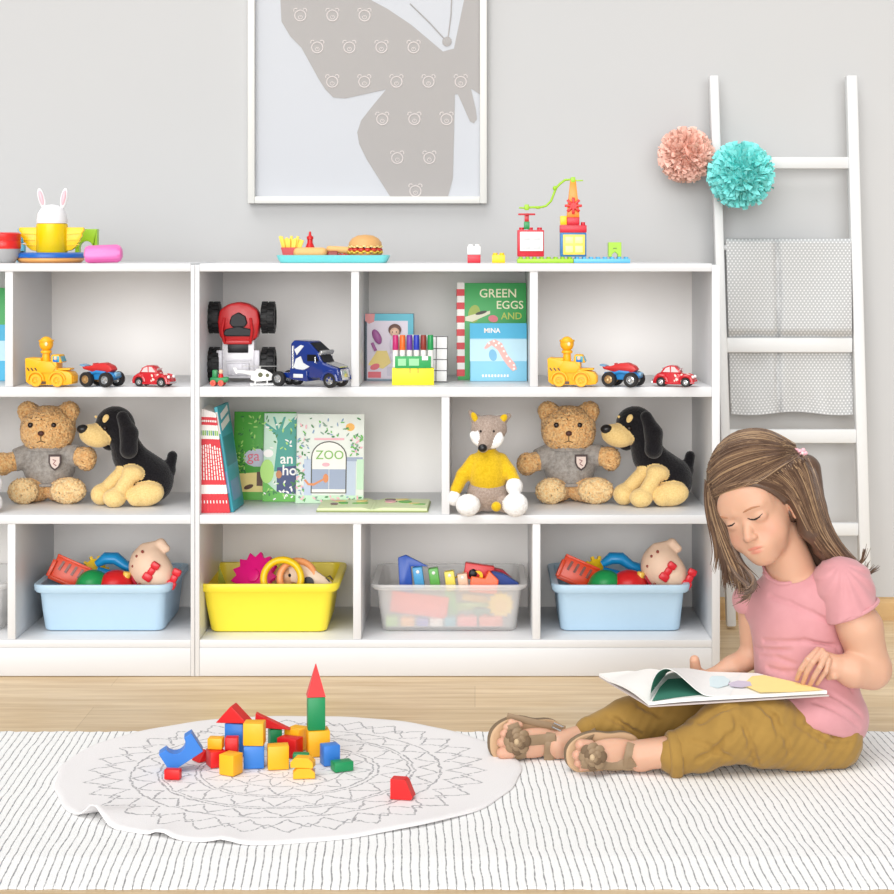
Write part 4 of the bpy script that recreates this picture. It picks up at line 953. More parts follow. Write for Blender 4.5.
# open book lying flat
loc, k = base(372, 510, Z2, 4.31); root = thing('open_board_book', 'open picture book lying flat at the front of the middle shelf', 'book', loc, -1)
b = MB(k)
for sx in (-1, 1):
    b.prism([(0, 0), (sx*56, 0), (sx*56, 1.4), (0, 1.4)], 0, 72)
b.build('cover', pm('olive_edge', (140, 150, 90)), root)
for sx in (-1, 1):
    b = MB(k); pts = [(0, 1.4), (0, 3)]+[(sx*x, 1.6+3.2*math.sin(min(1, x/12)*PI/2)*(1-.35*x/56)) for x in (2, 5, 9, 14, 22, 34, 46, 55)]+[(sx*55, 1.4)]
    b.prism(pts, 1, 71); pg = b.build('pages', pm('page_green_tint', (214, 226, 176)), root)
    b = MB(k); r = random.Random(20+sx)
    for j in range(7):
        x = sx*r.uniform(10, 48); y = r.uniform(8, 62); zt = 1.8+3.2*(1-.35*abs(x)/56)
        b.M = Matrix.Translation((x, y, zt-.2)); b.prism(ellp(0, 0, r.uniform(3, 9), r.uniform(3, 8), r.uniform(0, 90)), 0, .35+.05*j, r.randrange(4), plane='xy')
    b.build('page_art', [g2_, pm('soft_pink', (232, 170, 180)), pm('butter', (236, 212, 130)), pm('dusty_brown', (120, 90, 90))], pg)
# left edge book
root, k = book('picture_book', 'green and blue book cut by the left edge of the top shelf', -57, 381, Z1, 61.5, 93, 7, 0, 4, pm('green_cover', (70, 172, 96)))
flat('cover_art', k, root, [(rect(0, 0, 62, 20), 0), (rect(0, 20, 62, 40), 1), (rect(0, 40, 62, 56), 2)], [pm('strong_aqua', (62, 176, 216)), pm('pale_aqua', (190, 226, 240)), pm('strong_aqua', (62, 176, 216))])
# ================================================================ storage bins
def bin_tub(name, label, px, pybot, w0, w1, h, dp, m, mrim=None, rim=8, group=None, lip=5, thin=1.2):
    loc, k = base(px, pybot, Z3); root = thing(name, label, 'bin', loc, 0, group)
    def ring(w, d, z, r, y0): return [(x, y+y0, z) for x, y in rrect(w, d, r, 6, 0, 0)]
    d0 = dp*.84; yc = dp/2+2; b = MB(k)
    wl = lambda z: w0+(w1-w0)*z/h; dl = lambda z: d0+(dp-d0)*z/h
    out = [ring(w0-6, d0-6, 0, 8, yc), ring(w0-1.5, d0-1.5, 1.2, 9, yc), ring(w0, d0, 3.5, 9, yc), ring(wl(h*.5), dl(h*.5), h*.5, 9, yc), ring(wl(h-rim), dl(h-rim), h-rim, 9, yc)]
    inn = [ring(wl(h)-2*thin, dl(h)-2*thin, h-.8, 9, yc), ring(wl(h*.5)-2*thin, dl(h*.5)-2*thin, h*.5, 8, yc), ring(w0-2*thin, d0-2*thin, 4, 7, yc), ring(w0-8, d0-8, 2.6, 6, yc)]
    loft(b, out, 0, True, True, False); loft(b, [ring(wl(h-rim), dl(h-rim), h-rim, 9, yc), inn[0]], 0, True, False, False) if False else None
    loft(b, inn, 0, True, False, True)
    b.build('tub', m, root)
    b = MB(k)
    loft(b, [ring(wl(h-rim)-.6, dl(h-rim)-.6, h-rim, 9, yc), ring(w1+lip*1.2, dp+lip*.9, h-rim-.5, 12, yc), ring(w1+lip*2, dp+lip*1.3, h-rim+1.5, 13, yc), ring(w1+lip*2+1.4, dp+lip*1.3+1, h-2, 14, yc), ring(w1+lip*2, dp+lip*1.3, h-.3, 13, yc), ring(w1+lip, dp+lip*.5, h, 12, yc), ring(wl(h)-2*thin, dl(h)-2*thin, h-.8, 9, yc)], 0, True, False, False)
    b.build('rim', mrim or m, root); return root, k, yc
BLB = pl('pale_blue_bin_plastic', (184, 212, 232), rough=.45); YLB = pl('yellow_bin_plastic', (248, 228, 62), rough=.42)
blue1 = bin_tub('storage_bin', 'pale blue plastic bin of toys in the left shelf unit', 101, 634, 121, 128, 49, 126, BLB, group='pale blue bins')
dup_to(blue1[0], 520.5, 'pale blue plastic bin of toys at the right end of the bottom shelf')
yel = bin_tub('storage_bin', 'yellow plastic bin in the bottom compartment under the paperbacks', 267, 635, 118, 132, 51, 126, YLB)
mT = bpy.data.materials.new('frosted_clear_plastic'); mT.use_nodes = True; t = NT(mT)
tr = t.n('ShaderNodeBsdfTransparent'); df = t.n('ShaderNodeBsdfPrincipled'); df.inputs['Base Color'].default_value = (.88, .87, .86, 1); df.inputs['Roughness'].default_value = .3
ms = t.n('ShaderNodeMixShader'); ms.inputs[0].default_value = .36; t.l(tr.outputs[0], ms.inputs[1]); t.l(df.outputs[0], ms.inputs[2]); t.l(ms.outputs[0], t.t.nodes['Material Output'].inputs[0]); t.t.nodes.remove(t.b)
mT2 = bpy.data.materials.new('frosted_rim_plastic'); mT2.use_nodes = True; t = NT(mT2)
tr = t.n('ShaderNodeBsdfTransparent'); df = t.n('ShaderNodeBsdfPrincipled'); df.inputs['Base Color'].default_value = (.92, .91, .9, 1); df.inputs['Roughness'].default_value = .3
ms = t.n('ShaderNodeMixShader'); ms.inputs[0].default_value = .42; t.l(tr.outputs[0], ms.inputs[1]); t.l(df.outputs[0], ms.inputs[2]); t.l(ms.outputs[0], t.t.nodes['Material Output'].inputs[0]); t.t.nodes.remove(t.b)
clr = bin_tub('storage_bin', 'frosted clear plastic bin with toys showing through its wall', 449, 634, 136, 146, 49, 122, mT, mT2, rim=5)
lb0, lk = base(-30, 634, Z3)
dup_to(clr[0], -520.5, 'frosted clear plastic bin cut by the left edge of the picture')
# ---- contents of the pale blue bins; local px units measured from the bin's base point
def inbin(b0, name, label, cat, parts, rot=(0, 0, 0), at=(0, 0, 0), group=None):
    root0, k, yc = b0; r = thing(name, label, cat, root0.location+Vector(at)*k, 0, group); r.rotation_euler = [math.radians(a) for a in rot]
    for nm, mb, m in parts: mb.k = k; mb.v = [tuple(Vector(v)*k) for v in mb.v]; mb.build(nm, m, r)
    return r
def fill_blue(b0, where):
    out = []
    R = random.Random(9)
    m = MB()
    m.box((0, 0, 0), (38, 5, 26), bev=.8)
    for i in range(4): m.box((-11+i*7, -3, 4), (2.4, 2, 10), (0, 8, 0), mi=1)
    m.box((-19, -2, -2), (4, 8, 18), bev=.6); m.box((0, -3, 12.5), (38, 4, 2.4), bev=.5); m.box((0, -3, -10), (38, 4, 2.4), bev=.5)
    out.append(inbin(b0, 'toy_crate', 'orange slotted toy crate in the pale blue bin %s' % where, 'toy', [('panel', m, [pl('vermilion_plastic', (236, 74, 30)), pl('dark_slot', (120, 50, 30))])], (-12, 24, 0), (-41, 46, 52), 'orange toy crates'))
    m = MB(); m.cyl((0, -2.5, 0), (0, 2.5, 0), 11, 11, 28, bev=.8); m.cyl((0, -4, 0), (0, 0, 0), 4, 4, 16)
    for i in range(10): a = 2*PI*i/10; m.box((12*math.cos(a), 0, 12*math.sin(a)), (4.5, 4.6, 3), (0, -36*i, 0), bev=.5)
    out.append(inbin(b0, 'toy_gear', 'yellow toy gear behind the orange crate in the pale blue bin %s' % where, 'toy', [('gear', m, YEL)], (-15, 0, 20), (-20, 70, 52), 'yellow toy gears'))
    for nm, col, x, rx, lb_, cc in (('green', GRN, -14, 18, 'green', 0), ('red', RED, 10, 20, 'red', 1)):
        m = MB(); pr = [(rx*math.cos(a), rx*math.sin(a)) for a in [PI/2*i/8 for i in range(8)]]+[(.01, rx)]
        pr2 = [(rx*.93*math.cos(a), rx*.93*math.sin(a)) for a in [PI/2*i/8 for i in range(8)]]+[(.01, rx*.93)]
        m.lathe(pr, 28, 0); m.lathe(pr2[::-1], 28, 0); m.lathe([(rx, 0), (rx*1.04, -.6), (rx*.93, 0)], 28, 0)
        out.append(inbin(b0, 'toy_bowl', '%s upturned toy bowl at the front of the pale blue bin %s' % (lb_, where), 'toy bowl', [('bowl', m, col)], (18, -14 if cc else 10, 0), (x, 29, 39 if cc else 41), '%s toy bowls' % lb_))
    m = MB(); m.tube([(-24, 0, -1), (-16, 0, 7), (-6, 0, 9), (5, 0, 4), (16, 0, 2), (25, 0, -5)], [5, 9, 9, 7, 8.5, 5], 16, flat=.7)
    m.tube([(25, 0, -5), (20, 0, -10), (0, 0, -9), (-22, 0, -7)], [5, 5, 5, 4], 12)
    out.append(inbin(b0, 'toy_shoe', 'blue curved toy shoe behind the bowls in the pale blue bin %s' % where, 'toy', [('shoe', m, pl('cerulean_plastic', (28, 148, 212)))], (0, 12, 0), (8, 56, 56), 'blue toy shoes'))
    m = MB(); m.cyl((0, 0, -16), (0, 0, 8), 4, 4, 16, bev=1.4)
    out.append(inbin(b0, 'toy_stick', 'short yellow toy stick in the pale blue bin %s' % where, 'toy', [('stick', m, pl('straw_plastic', (240, 196, 80)))], (0, 14, 0), (20, 24, 50), 'yellow toy sticks'))
    m = MB(); m.box((0, 0, -4), (40, 20, 20), bev=3)
    out.append(inbin(b0, 'toy_block', 'dark red toy block deep in the pale blue bin %s' % where, 'toy', [('block', m, pl('crimson_plastic', (176, 24, 50)))], (0, 8, 0), (44, 60, 46), 'dark red toy blocks'))
    # doll head toy
    root0, k, yc = b0; loc = root0.location+Vector((46, 32, 60))*k
    r = thing('toy_doll_head', 'cream toy head with red pieces in the pale blue bin %s' % where, 'toy', loc, 0, 'cream toy heads')
    q = lambda *a: np.array(a)*k
    s = SDF(q(-30, -26, -34), q(30, 26, 34), 1.0*k)
    s.ell(q(-4, 0, 2), q(20, 17, 23), k=0); s.ell(q(6, -3, -7), q(17, 16, 19), k=6*k); s.chain([q(0, 4, 20), q(8, 2, 25), q(14, 0, 20)], [4*k, 4.5*k, 4*k], k=3*k); s.cap(q(-8, 0, 20), q(0, 0, 22), 5*k, 5*k, k=4*k)
    s.build('head', mat('cream_vinyl', (238, 206, 180), rough=.5), r)
    for c_, a_ in (((2, -18, 0), 35), ((24, -14, -8), 25)):
        b = MB(k); b.M = Matrix.Translation(c_) @ Euler((0, math.radians(a_), 0)).to_matrix().to_4x4()
        b.box((0, 0, 7), (9, 6, 7), bev=1.8); b.box((0, 0, 0), (7, 6, 8), bev=1.8); b.box((0, 0, -7), (10, 6, 8), bev=1.8); b.build('red_brace', pl('glossy_red', (222, 36, 50)), r)
    b = MB(k)
    for (x, z) in ((-14, 14), (-8, 19), (-18, 4), (-8, -19), (-11, -14)): b.ball((x, -11 if abs(x) > 12 else -13, z), (1.5, 2, 1.7), sub=2)
    b.build('freckle', mat('brown_dot', (150, 70, 60)), r)
    b = MB(k); b.tube([(-20, -6, 2), (-18, -9, -10), (-12, -12, -20)], 1.6, 8); b.build('collar', pl('crimson_plastic', (176, 24, 50)), r)
    out.append(r); return out
fb = fill_blue(blue1, 'on the left')
for o in fb: dup_to(o, 520.5*S(blue1[0].location.y)/S(o.location.y), o['label'].replace('bin on the left', 'bin on the right'))
# ---- yellow bin
m = MB(); r = random.Random(1)
for j in range(2):
    pts = []
    for i in range(26):
        a = 2*PI*i/26; R_ = 26 if i % 2 else 20; pts.append((R_*math.cos(a), R_*math.sin(a)))
    m.prism(pts, j*3, j*3+2.4, 0, bev=.5)
m.cyl((0, -2, 0), (0, 6, 0), 7, 7, 20, bev=1)
inbin(yel, 'toy_flower', 'magenta toothed toy flower disc in the yellow bin', 'toy', [('disc', m, pl('magenta_plastic', (232, 14, 130)))], (-28, -14, -14), (-19, 46, 51))
m = MB(); m.tube([(19*math.cos(a), 0, 19*math.sin(a)) for a in [2*PI*i/36 for i in range(36)]], 3.6, 12, closed=True)
inbin(yel, 'toy_ring', 'yellow toy ring standing at the front of the yellow bin', 'toy', [('ring', m, YEL)], (-8, 0, 0), (13, 22, 52))
m = MB(); m.tube([(18*math.cos(a), 0, 17*math.sin(a)) for a in [2*PI*i/36 for i in range(36)]], 3.4, 12, closed=True)
inbin(yel, 'toy_ring', 'peach orange toy ring tilted behind the yellow ring', 'toy', [('ring', m, pl('peach_plastic', (250, 170, 110)))], (-8, 0, 18), (27, 34, 51))
m = MB(); m.ball((0, 0, 0), (11, 9, 12)); m.ball((4, -6, -10), (6, 5, 5)); 
m2 = MB(); m2.ball((-3, -8.6, 3), (1.8, 1.2, 1.8), sub=2); m2.ball((5, -8, 3), (1.5, 1.2, 1.8), sub=2)
inbin(yel, 'toy_animal_head', 'tan toy animal face seen through the yellow ring', 'toy', [('head', m, pl('tan_vinyl', (222, 180, 140))), ('eye', m2, DGL)], (0, 0, 0), (14, 44, 50))
m = MB(); m.prism([(-24, 8), (-20, 14), (-10, 12), (22, -10), (24, -16), (10, -18), (-20, -10)], -3, 3, bev=1.5, smooth=True)
m2 = MB(); m2.cyl((-2, -5, -11), (-2, 4, -11), 6, 6, 20); m2.tube([(20, -3.4, -10+0), (16, -3.6, -6), (20, -3.4, -4), (23, -3.4, -8)], .7, 6)
inbin(yel, 'toy_guitar', 'cream flat toy piece with a black dial at the right of the yellow bin', 'toy', [('body', m, pl('cream_plastic', (238, 214, 188))), ('dial', m2, DGL)], (-10, 0, 0), (40, 40, 56))
m = MB(); m.box((0, 0, 0), (70, 50, 8), bev=2)
inbin(yel, 'toy_board', 'olive and orange toy board lying low in the yellow bin', 'toy', [('board', m, pl('amber2_plastic', (236, 160, 40)))], (0, -6, 0), (-10, 70, 34))
m = MB(); m.prism([(-6, -14), (0, 14), (5, -14)], -1.5, 1.5)
inbin(yel, 'toy_cone', 'small olive green toy cone at the left end of the yellow bin', 'toy', [('cone', m, pl('olive_plastic', (150, 160, 40)))], (0, -10, 10), (-54, 60, 46))
# ---- clear bin
m = MB(); m.prism([(-20, -20), (-18, 22), (-10, 24), (12, 10), (-6, 12), (-6, -20)], -4, 4, bev=.8, smooth=True)
inbin(clr, 'toy_letter', 'tall blue toy hook standing at the left of the clear bin', 'toy', [('hook', m, pl('royal_blue_plastic', (30, 84, 184)))], (-6, -6, 0), (-32, 30, 51))
for i, (x, c_, nm, h_, zz) in enumerate(((-31, (70, 160, 214), 'light blue', 22, 52), (-15, (96, 178, 80), 'leaf green', 22, 51), (1, (240, 222, 90), 'pale yellow', 20, 49), (14, (240, 200, 170), 'peach', 18, 47.5))):
    m = MB(); m.box((0, 0, 0), (10, 10, h_), bev=1); m2 = MB(); m2.ball((0, -5, h_*.3), (1.8, .8, 1.8), sub=2)
    inbin(clr, 'toy_domino', '%s toy brick with a white dot in the row inside the clear bin' % nm, 'toy brick', [('brick', m, pl('domino_%d' % i, c_)), ('dot', m2, WHT)], (0, -8, 0), (x+4*0, 24, zz))
m = MB(); m.box((0, 0, 0), (30, 14, 16), bev=1); m2 = MB(); m2.ball((-6, -7.5, -2), (4.5, 1.2, 5), sub=2)
inbin(clr, 'toy_house', 'red toy box with a black and yellow mark in the clear bin', 'toy', [('box', m, RED), ('dark_opening', m2, DGL)], (-4, 8, 0), (30, 34, 56))
m = MB(); m.prism([(5*math.cos(a), 5*math.sin(a)) for a in [-1.7+3.4*i/10 for i in range(11)]]+[(2, 0)], -1, 1)
inbin(clr, 'toy_moon', 'small yellow toy moon on the red box in the clear bin', 'toy', [('moon', m, YEL)], (0, -20, 0), (29, 23.5, 54))
m = MB(); m.prism([(-16, -12), (-14, 4), (0, 2), (4, 10), (14, 0), (12, -14)], -5, 5, bev=1)
inbin(clr, 'toy_star', 'bright orange angular toy piece in the clear bin', 'toy', [('piece', m, ORG)], (-8, 0, 0), (36, 21, 50))
m = MB(); m.prism([(-12, -6), (-12, 8), (0, 6), (16, -2), (18, -6)], -4, 4, bev=1)
inbin(clr, 'toy_boat', 'navy blue toy boat at the right of the clear bin', 'toy', [('hull', m, pl('navy_plastic', (28, 62, 140)))], (0, 4, 0), (54, 26, 50))
m = MB(); m.prism([(-10, -6), (-10, 8), (4, 6), (14, -2), (14, -6)], -4, 4, bev=1)
inbin(clr, 'toy_boat', 'dark red toy boat behind the navy one in the clear bin', 'toy', [('hull', m, pl('crimson_plastic', (176, 24, 50)))], (0, 4, 0), (50, 38, 52))
m = MB(); m.tube([(-12, 0, -8), (14, 0, 8)], .8, 8)
inbin(clr, 'toy_rod', 'thin yellow toy rod leaning on the red box in the clear bin', 'toy', [('rod', m, YEL)], (0, 0, 0), (8, 34, 52))
m = MB(); m.box((0, 0, 0), (58, 4, 22), bev=1)
inbin(clr, 'toy_plank', 'large orange red toy plate pressed against the clear bin wall', 'toy', [('plate', m, pl('coral_plastic', (250, 72, 34)))], (8, 7, 0), (-30, 17, 26))
m = MB()
pts = []
for i in range(28): a = 2*PI*i/28; R_ = 14.5 if i % 2 else 10.5; pts.append((R_*math.cos(a), R_*math.sin(a)))
m.prism(pts, -2, 2, bev=.5); m2 = MB(); m2.cyl((0, -3, 0), (0, 0, 0), 6, 6, 20, bev=.6)
inbin(clr, 'toy_sunflower', 'yellow spiky toy sun behind the clear bin wall', 'toy', [('rays', m, pl('sun_yellow', (252, 212, 50))), ('centre', m2, pl('sun_centre', (250, 196, 40)))], (6, 0, 0), (52, 17, 26))
for i, (x, w_, h_, c_, nm) in enumerate(((-58, 12, 10, (150, 200, 50), 'lime'), (-42, 14, 9, (240, 170, 50), 'amber'), (-27, 12, 8, (110, 100, 190), 'violet'), (-13, 13, 8, (235, 225, 215), 'white'), (1, 11, 9, (30, 160, 180), 'teal'), (18, 20, 10, (240, 110, 100), 'salmon'), (42, 24, 10, (236, 110, 60), 'tangerine'))):
    m = MB(); m.box((0, 0, 0), (w_, 12, h_), bev=1)
    m2 = MB(); m2.cyl((-w_/4, 0, h_/2), (-w_/4, 0, h_/2+1.5), 2); m2.cyl((w_/4, 0, h_/2), (w_/4, 0, h_/2+1.5), 2)
    inbin(clr, 'toy_brick', '%s toy brick on the floor of the clear bin' % nm, 'toy brick', [('brick', m, pl('floor_brick_%d' % i, c_)), ('stud', m2, pl('floor_brick_%d' % i, c_))], (0, 0, 0), (x, 20, 4.2+h_/2))
for i, (x, z, w_, h_, c_, nm) in enumerate(((2, 24, 10, 26, (90, 200, 80), 'grass green'), (28, 20, 40, 8, (150, 190, 90), 'olive'), (33, 14, 18, 12, (20, 140, 100), 'emerald'), (26, 28, 26, 7, (240, 190, 70), 'honey'))):
    m = MB(); m.box((0, 0, 0), (w_, 12, h_), bev=1)
    inbin(clr, 'toy_brick', '%s toy piece blurred in the middle of the clear bin' % nm, 'toy brick', [('brick', m, pl('mid_brick_%d' % i, c_))], (0, 5*i-8, 0), (x, 34, z+2))
# ================================================================ things on top of the shelves
TY = 4.36
def top(name, label, cat, px, rz=0, Y=TY, group=None):
    r = thing(name, label, cat, Vector((xof(px, Y), Y, Z0+.0006)), rz, group); return r, S(Y)
# z of a photo height on this plane, in local px
def TZ(py, Y=TY): return (CZ-(py-VY)*S(Y)-Z0)/S(Y)
# tray of play food
root, k = top('toy_tray', 'turquoise tray carrying the toy food', 'tray', 332)
def trr(w, d, z): return [(x, y+24, z) for x, y in rrect(w, d, 6, 5)]
b = MB(k); loft(b, [trr(106, 34, 0), trr(110, 38, 3), trr(113, 41, 7.5), trr(110, 38, 7.8), trr(106, 34, 2)], 0, True, True, True); b.build('tray', pl('turquoise_tray', (120, 214, 216), rough=.4), root)
def tray(name, label, cat, x, y=0, z=2.2, rz=0):
    x -= 3; z += 1.5
    r = thing(name, label, cat, Vector((xof(332, TY)+x*S(TY), TY+(24+y)*S(TY), Z0+z*S(TY))), rz); return r, S(TY)
r, k = tray('toy_fries', 'red box of toy fries at the left of the turquoise tray', 'toy food', -41, -2, rz=0)
b = MB(k); b.prism([(-6, 0), (-9, 12), (9, 12), (6, 0)], -5, 5, bev=.5); b.build('box', pl('fries_red', (196, 36, 44)), r)
R = random.Random(2)
for i in range(11):
    x = -10+2.2*i; b = MB(k); b.box((x*.9, R.uniform(-3, 3), 13+R.uniform(0, 5)), (2.8, 2.8, 12), (R.uniform(-8, 8), x*1.6, 0), bev=.4); b.build('chip', pl('fries_yellow', (250, 214, 80), rough=.5), r)
r, k = tray('toy_ketchup_bottle', 'small red toy ketchup bottle behind the bun', 'toy food', -22, 10)
b = MB(k); b.lathe([(.01, 0), (5, 0), (5.4, 2), (5.4, 10), (4, 14), (2.8, 17), (2.8, 20), (3.4, 20.5), (3.4, 23), (1.6, 24), (1, 28), (.01, 28.4)], 20); b.build('bottle', RED, r)
b = MB(k); b.cyl((0, -5.7, 8), (0, -4.9, 8), 4); b.build('label', pl('bottle_label', (228, 150, 150)), r)
r, k = tray('toy_bread_roll', 'plain toy bread roll in front on the turquoise tray', 'toy food', -20, -8)
b = MB(k); b.box((0, 0, 6.5), (34, 14, 11), bev=5, seg=4); b.build('roll', mat('bread_crust', (232, 182, 116), rough=.6, nscale=200, var=.08), r)
r, k = tray('toy_sausage', 'dark red toy sausage end beside the bread roll', 'toy food', 2, -7)
b = MB(k); b.tube([(-5, 0, 4.5), (-3.5, 0, 4.5), (5, 0, 4.5), (6, 0, 4.5)], [2.5, 4, 4, 2.5], 14); b.build('sausage', mat('sausage', (150, 66, 58), rough=.4), r)
r, k = tray('toy_hot_dog', 'toy hot dog bun with red filling behind the sausage', 'toy food', 10, 4)
b = MB(k); b.box((0, 0, 9.5), (30, 12, 7), (0, 3, 0), bev=3.3, seg=4); b.build('bun', mat('bread_crust', (232, 182, 116)), r)
b = MB(k)
for i in range(6): b.ball((-9+4.2*i, -3, 4), (2.8, 3, 2), sub=2)
b.build('filling', pl('tomato', (196, 50, 40)), r)
r, k = tray('toy_burger', 'toy burger with tomato and lettuce at the right of the tray', 'toy food', 35, -3)
b = MB(k); b.lathe([(.01, 2), (15, 2), (17, 3), (16.6, 6), (.01, 6)], 32); b.build('bottom_bun', mat('bread_brown', (176, 118, 60), rough=.6), r)
b = MB(k)
for i in range(28): a = 2*PI*i/28; b.ball((16*math.cos(a), 16*math.sin(a), 6.6+(i % 2)*1.2), (2.6, 2.6, 1.4), sub=1)
b.build('lettuce', pl('mustard_lettuce', (226, 190, 70)), r)
b = MB(k)
for i in range(14): a = 2*PI*i/14; b.ball((14.4*math.cos(a), 14.4*math.sin(a), 9.8), (3.4, 3.4, 2.2), (0, 12, math.degrees(a)), sub=2)
b.build('tomato', pl('tomato', (196, 50, 40)), r)
b = MB(k)
for i in range(28): a = 2*PI*i/28; b.ball((15.6*math.cos(a), 15.6*math.sin(a), 12.3+(i % 2)*.9), (2.4, 2.4, 1.1), sub=1)
b.build('cheese', pl('cheese_cream', (248, 228, 150)), r)
b = MB(k); b.lathe([(.01, 12.4), (15, 12.4), (17, 13.6), (16.4, 17), (13.5, 21), (8, 24), (.01, 25)], 32); b.build('top_bun', mat('bun_top', (216, 166, 104), rough=.55, nscale=150, var=.1), r)
# rabbit pot on a plate
root, k = top('toy_plate', 'blue rimmed toy plate under the rabbit pot', 'toy plate', 50.5, 0, TY+.08)
b = MB(k); b.lathe([(.01, 0), (30, 0), (33, 2.5), (33, 4.5), (.01, 4.5)], 40, 0, (0, 0, 0)); b.build('base', pl('peach_base', (240, 176, 100)), root)
b = MB(k); b.lathe([(.01, 4.6), (33, 4.6), (34.5, 5.4), (34.5, 8.4), (32, 10), (31, 9.4), (.01, 9)], 40, 0, (0, 0, 0)); b.build('rim', pl('plate_blue', (26, 100, 188)), root)
root, k = top('toy_rabbit_pot', 'yellow toy pot with wing handles and a white rabbit ear lid', 'toy pot', 52, 0, TY+.08)
root.location.y += 0*k; root.location.z += 9.2*k
b = MB(k); b.lathe([(.01, 0), (14, 0), (15.5, 2), (15.5, 29), (14, 30), (.01, 30)], 32); b.build('pot', pl('pot_yellow', (250, 214, 10)), root)
for sx in (-1, 1):
    b = MB(k); b.prism([(sx*14, 26), (sx*32, 26), (sx*33, 23), (sx*30, 19.5), (sx*31, 17.5), (sx*28, 14), (sx*28.5, 12), (sx*25, 9), (sx*25, 7), (sx*20, 3), (sx*14, 2)], -3, 3, bev=.9, smooth=True)
    for z in (19, 13, 8): b.tube([(sx*15, -3.2, z), (sx*28, -3.2, z+.8)], .5, 6)
    b.build('wing_handle', pl('pot_yellow2', (248, 206, 14)), root)
b = MB(k); b.lathe([(15.2, 30), (15.4, 33), (15, 35), (14, 40), (11, 45), (6, 48), (.01, 49)], 32); b.lathe([(.01, 30), (15.2, 30)], 32)
lid = b.build('lid', pl('lid_white', (240, 240, 242)), root)
for sx, x in ((-1, -9.5), (1, 11)):
    b = MB(k); b.ball((x+sx*1, 0, 55), (3.6, 2.4, 10.5), (0, sx*12-2, 0)); e = b.build('ear', pl('lid_white', (240, 240, 242)), lid)
    b = MB(k); b.ball((x+sx*1, -1.4, 55.5), (2.3, 1.6, 8), (0, sx*12-2, 0)); b.build('inner_ear', pl('ear_pink', (240, 190, 200)), lid)
root, k = top('toy_cup', 'red lidded grey toy cup cut by the left picture edge', 'toy cup', 1)
b = MB(k); b.lathe([(.01, 0), (10, 0), (15, 7), (15.6, 14), (.01, 14)], 28, 0, (0, 15, 0)); b.build('cup', pl('cup_grey', (170, 170, 170)), root)
b = MB(k); b.lathe([(15.6, 14), (16, 15), (16, 21), (15.5, 22), (16, 23), (16, 29), (14, 30.5), (.01, 30.5)], 28, 0, (0, 15, 0)); b.build('lid', pl('lid_red', (224, 40, 36)), root)
root, k = top('toy_robot', 'small pale blue and black toy figure between the cup and the pot', 'toy', 21, 0, 4.56)
b = MB(k); b.box((0, 0, 9), (9, 8, 18), bev=2); b.ball((0, 0, 24), (5, 5, 5.5)); b.tube([(0, 0, 28), (-3, 0, 33)], .8, 6); b.build('body', pl('figure_blue', (90, 176, 206)), root)
b = MB(k); b.ball((-2, -4.4, 24), (1.6, 1.2, 1.8), sub=2); b.build('eye', BLACK, root)
b = MB(k); b.box((0, -4.2, 10), (8, .8, 2)); b.build('belt', BLACK, root)
root, k = top('toy_block', 'lime green bent toy block behind the rabbit pot', 'toy brick', 88, 0, 4.58)
b = MB(k); b.prism([(-12, 0), (-12, 33), (10, 33), (10, 14), (5, 14)]+[(-1+7*math.cos(a), 14+7*math.sin(a)) for a in [PI*i/8 for i in range(9)]]+[(-8, 0)], -5, 5, bev=.6); b.build('arch', LIME, root)
root, k = top('toy_roller', 'pink ribbed toy cylinder lying at the right of the rabbit pot', 'toy', 103, 0, 4.34)
b = MB(k); a0 = Vector((-18, 0, 8.4)); a1 = Vector((19, 3, 9.6))
ax = (a1-a0).normalized(); u = ax.orthogonal().normalized(); w_ = ax.cross(u); rings = []
for t_, r_ in ((0, 6), (.02, 7.6), (.12, 8.2), (.86, 8.4), (.95, 7.4), (1, 4)):
    c_ = a0+(a1-a0)*t_; rings.append([c_+(u*math.cos(2*PI*i/36)+w_*math.sin(2*PI*i/36))*(r_*(1+(.08 if (i//3) % 2 else -.05)*(1 if .05 < t_ < .95 else 0))) for i in range(36)])
loft(b, rings, 0, True); b.build('barrel', pl('hot_pink', (240, 120, 190)), root)
b = MB(k); b.cyl((-18.8, 0, 8.4), (-17.6, 0, 8.4), 3.2, 3.2, 20); b.build('end_cap', pl('cap_mauve', (196, 140, 176)), root)
# loose bricks
def brick(mb, x, z, w, h, d, mi=0, studs=2, y=0, sr=2.3, sh=2):
    mb.box((x, y, z+h/2), (w, d, h), bev=.4, mi=mi)
    for i in range(studs):
        for yy in ((-d/4, d/4) if d > 8 else (0,)): mb.cyl((x-w/2+w*(i+.5)/studs, y+yy, z+h), (x-w/2+w*(i+.5)/studs, y+yy, z+h+sh), sr, sr, 14, mi=mi)
root, k = top('toy_brick', 'white studded toy brick on top of the small red brick', 'toy brick', 474)
root.location.z += 8.6*k; b = MB(k); brick(b, 0, 0, 13, 8, 13); b.build('brick', WHT, root)
root, k = top('toy_brick', 'small red toy brick under the white brick', 'toy brick', 474)
b = MB(k); b.box((0, 0, 4), (13, 13, 8), bev=.4); b.build('brick', pl('duplo_red', (210, 28, 50)), root)
root, k = top('toy_brick', 'single yellow toy brick left of the red window block', 'toy brick', 498.5)
b = MB(k); brick(b, 0, 0, 13, 8, 13); b.build('brick', pl('duplo_yellow', (250, 208, 20)), root)
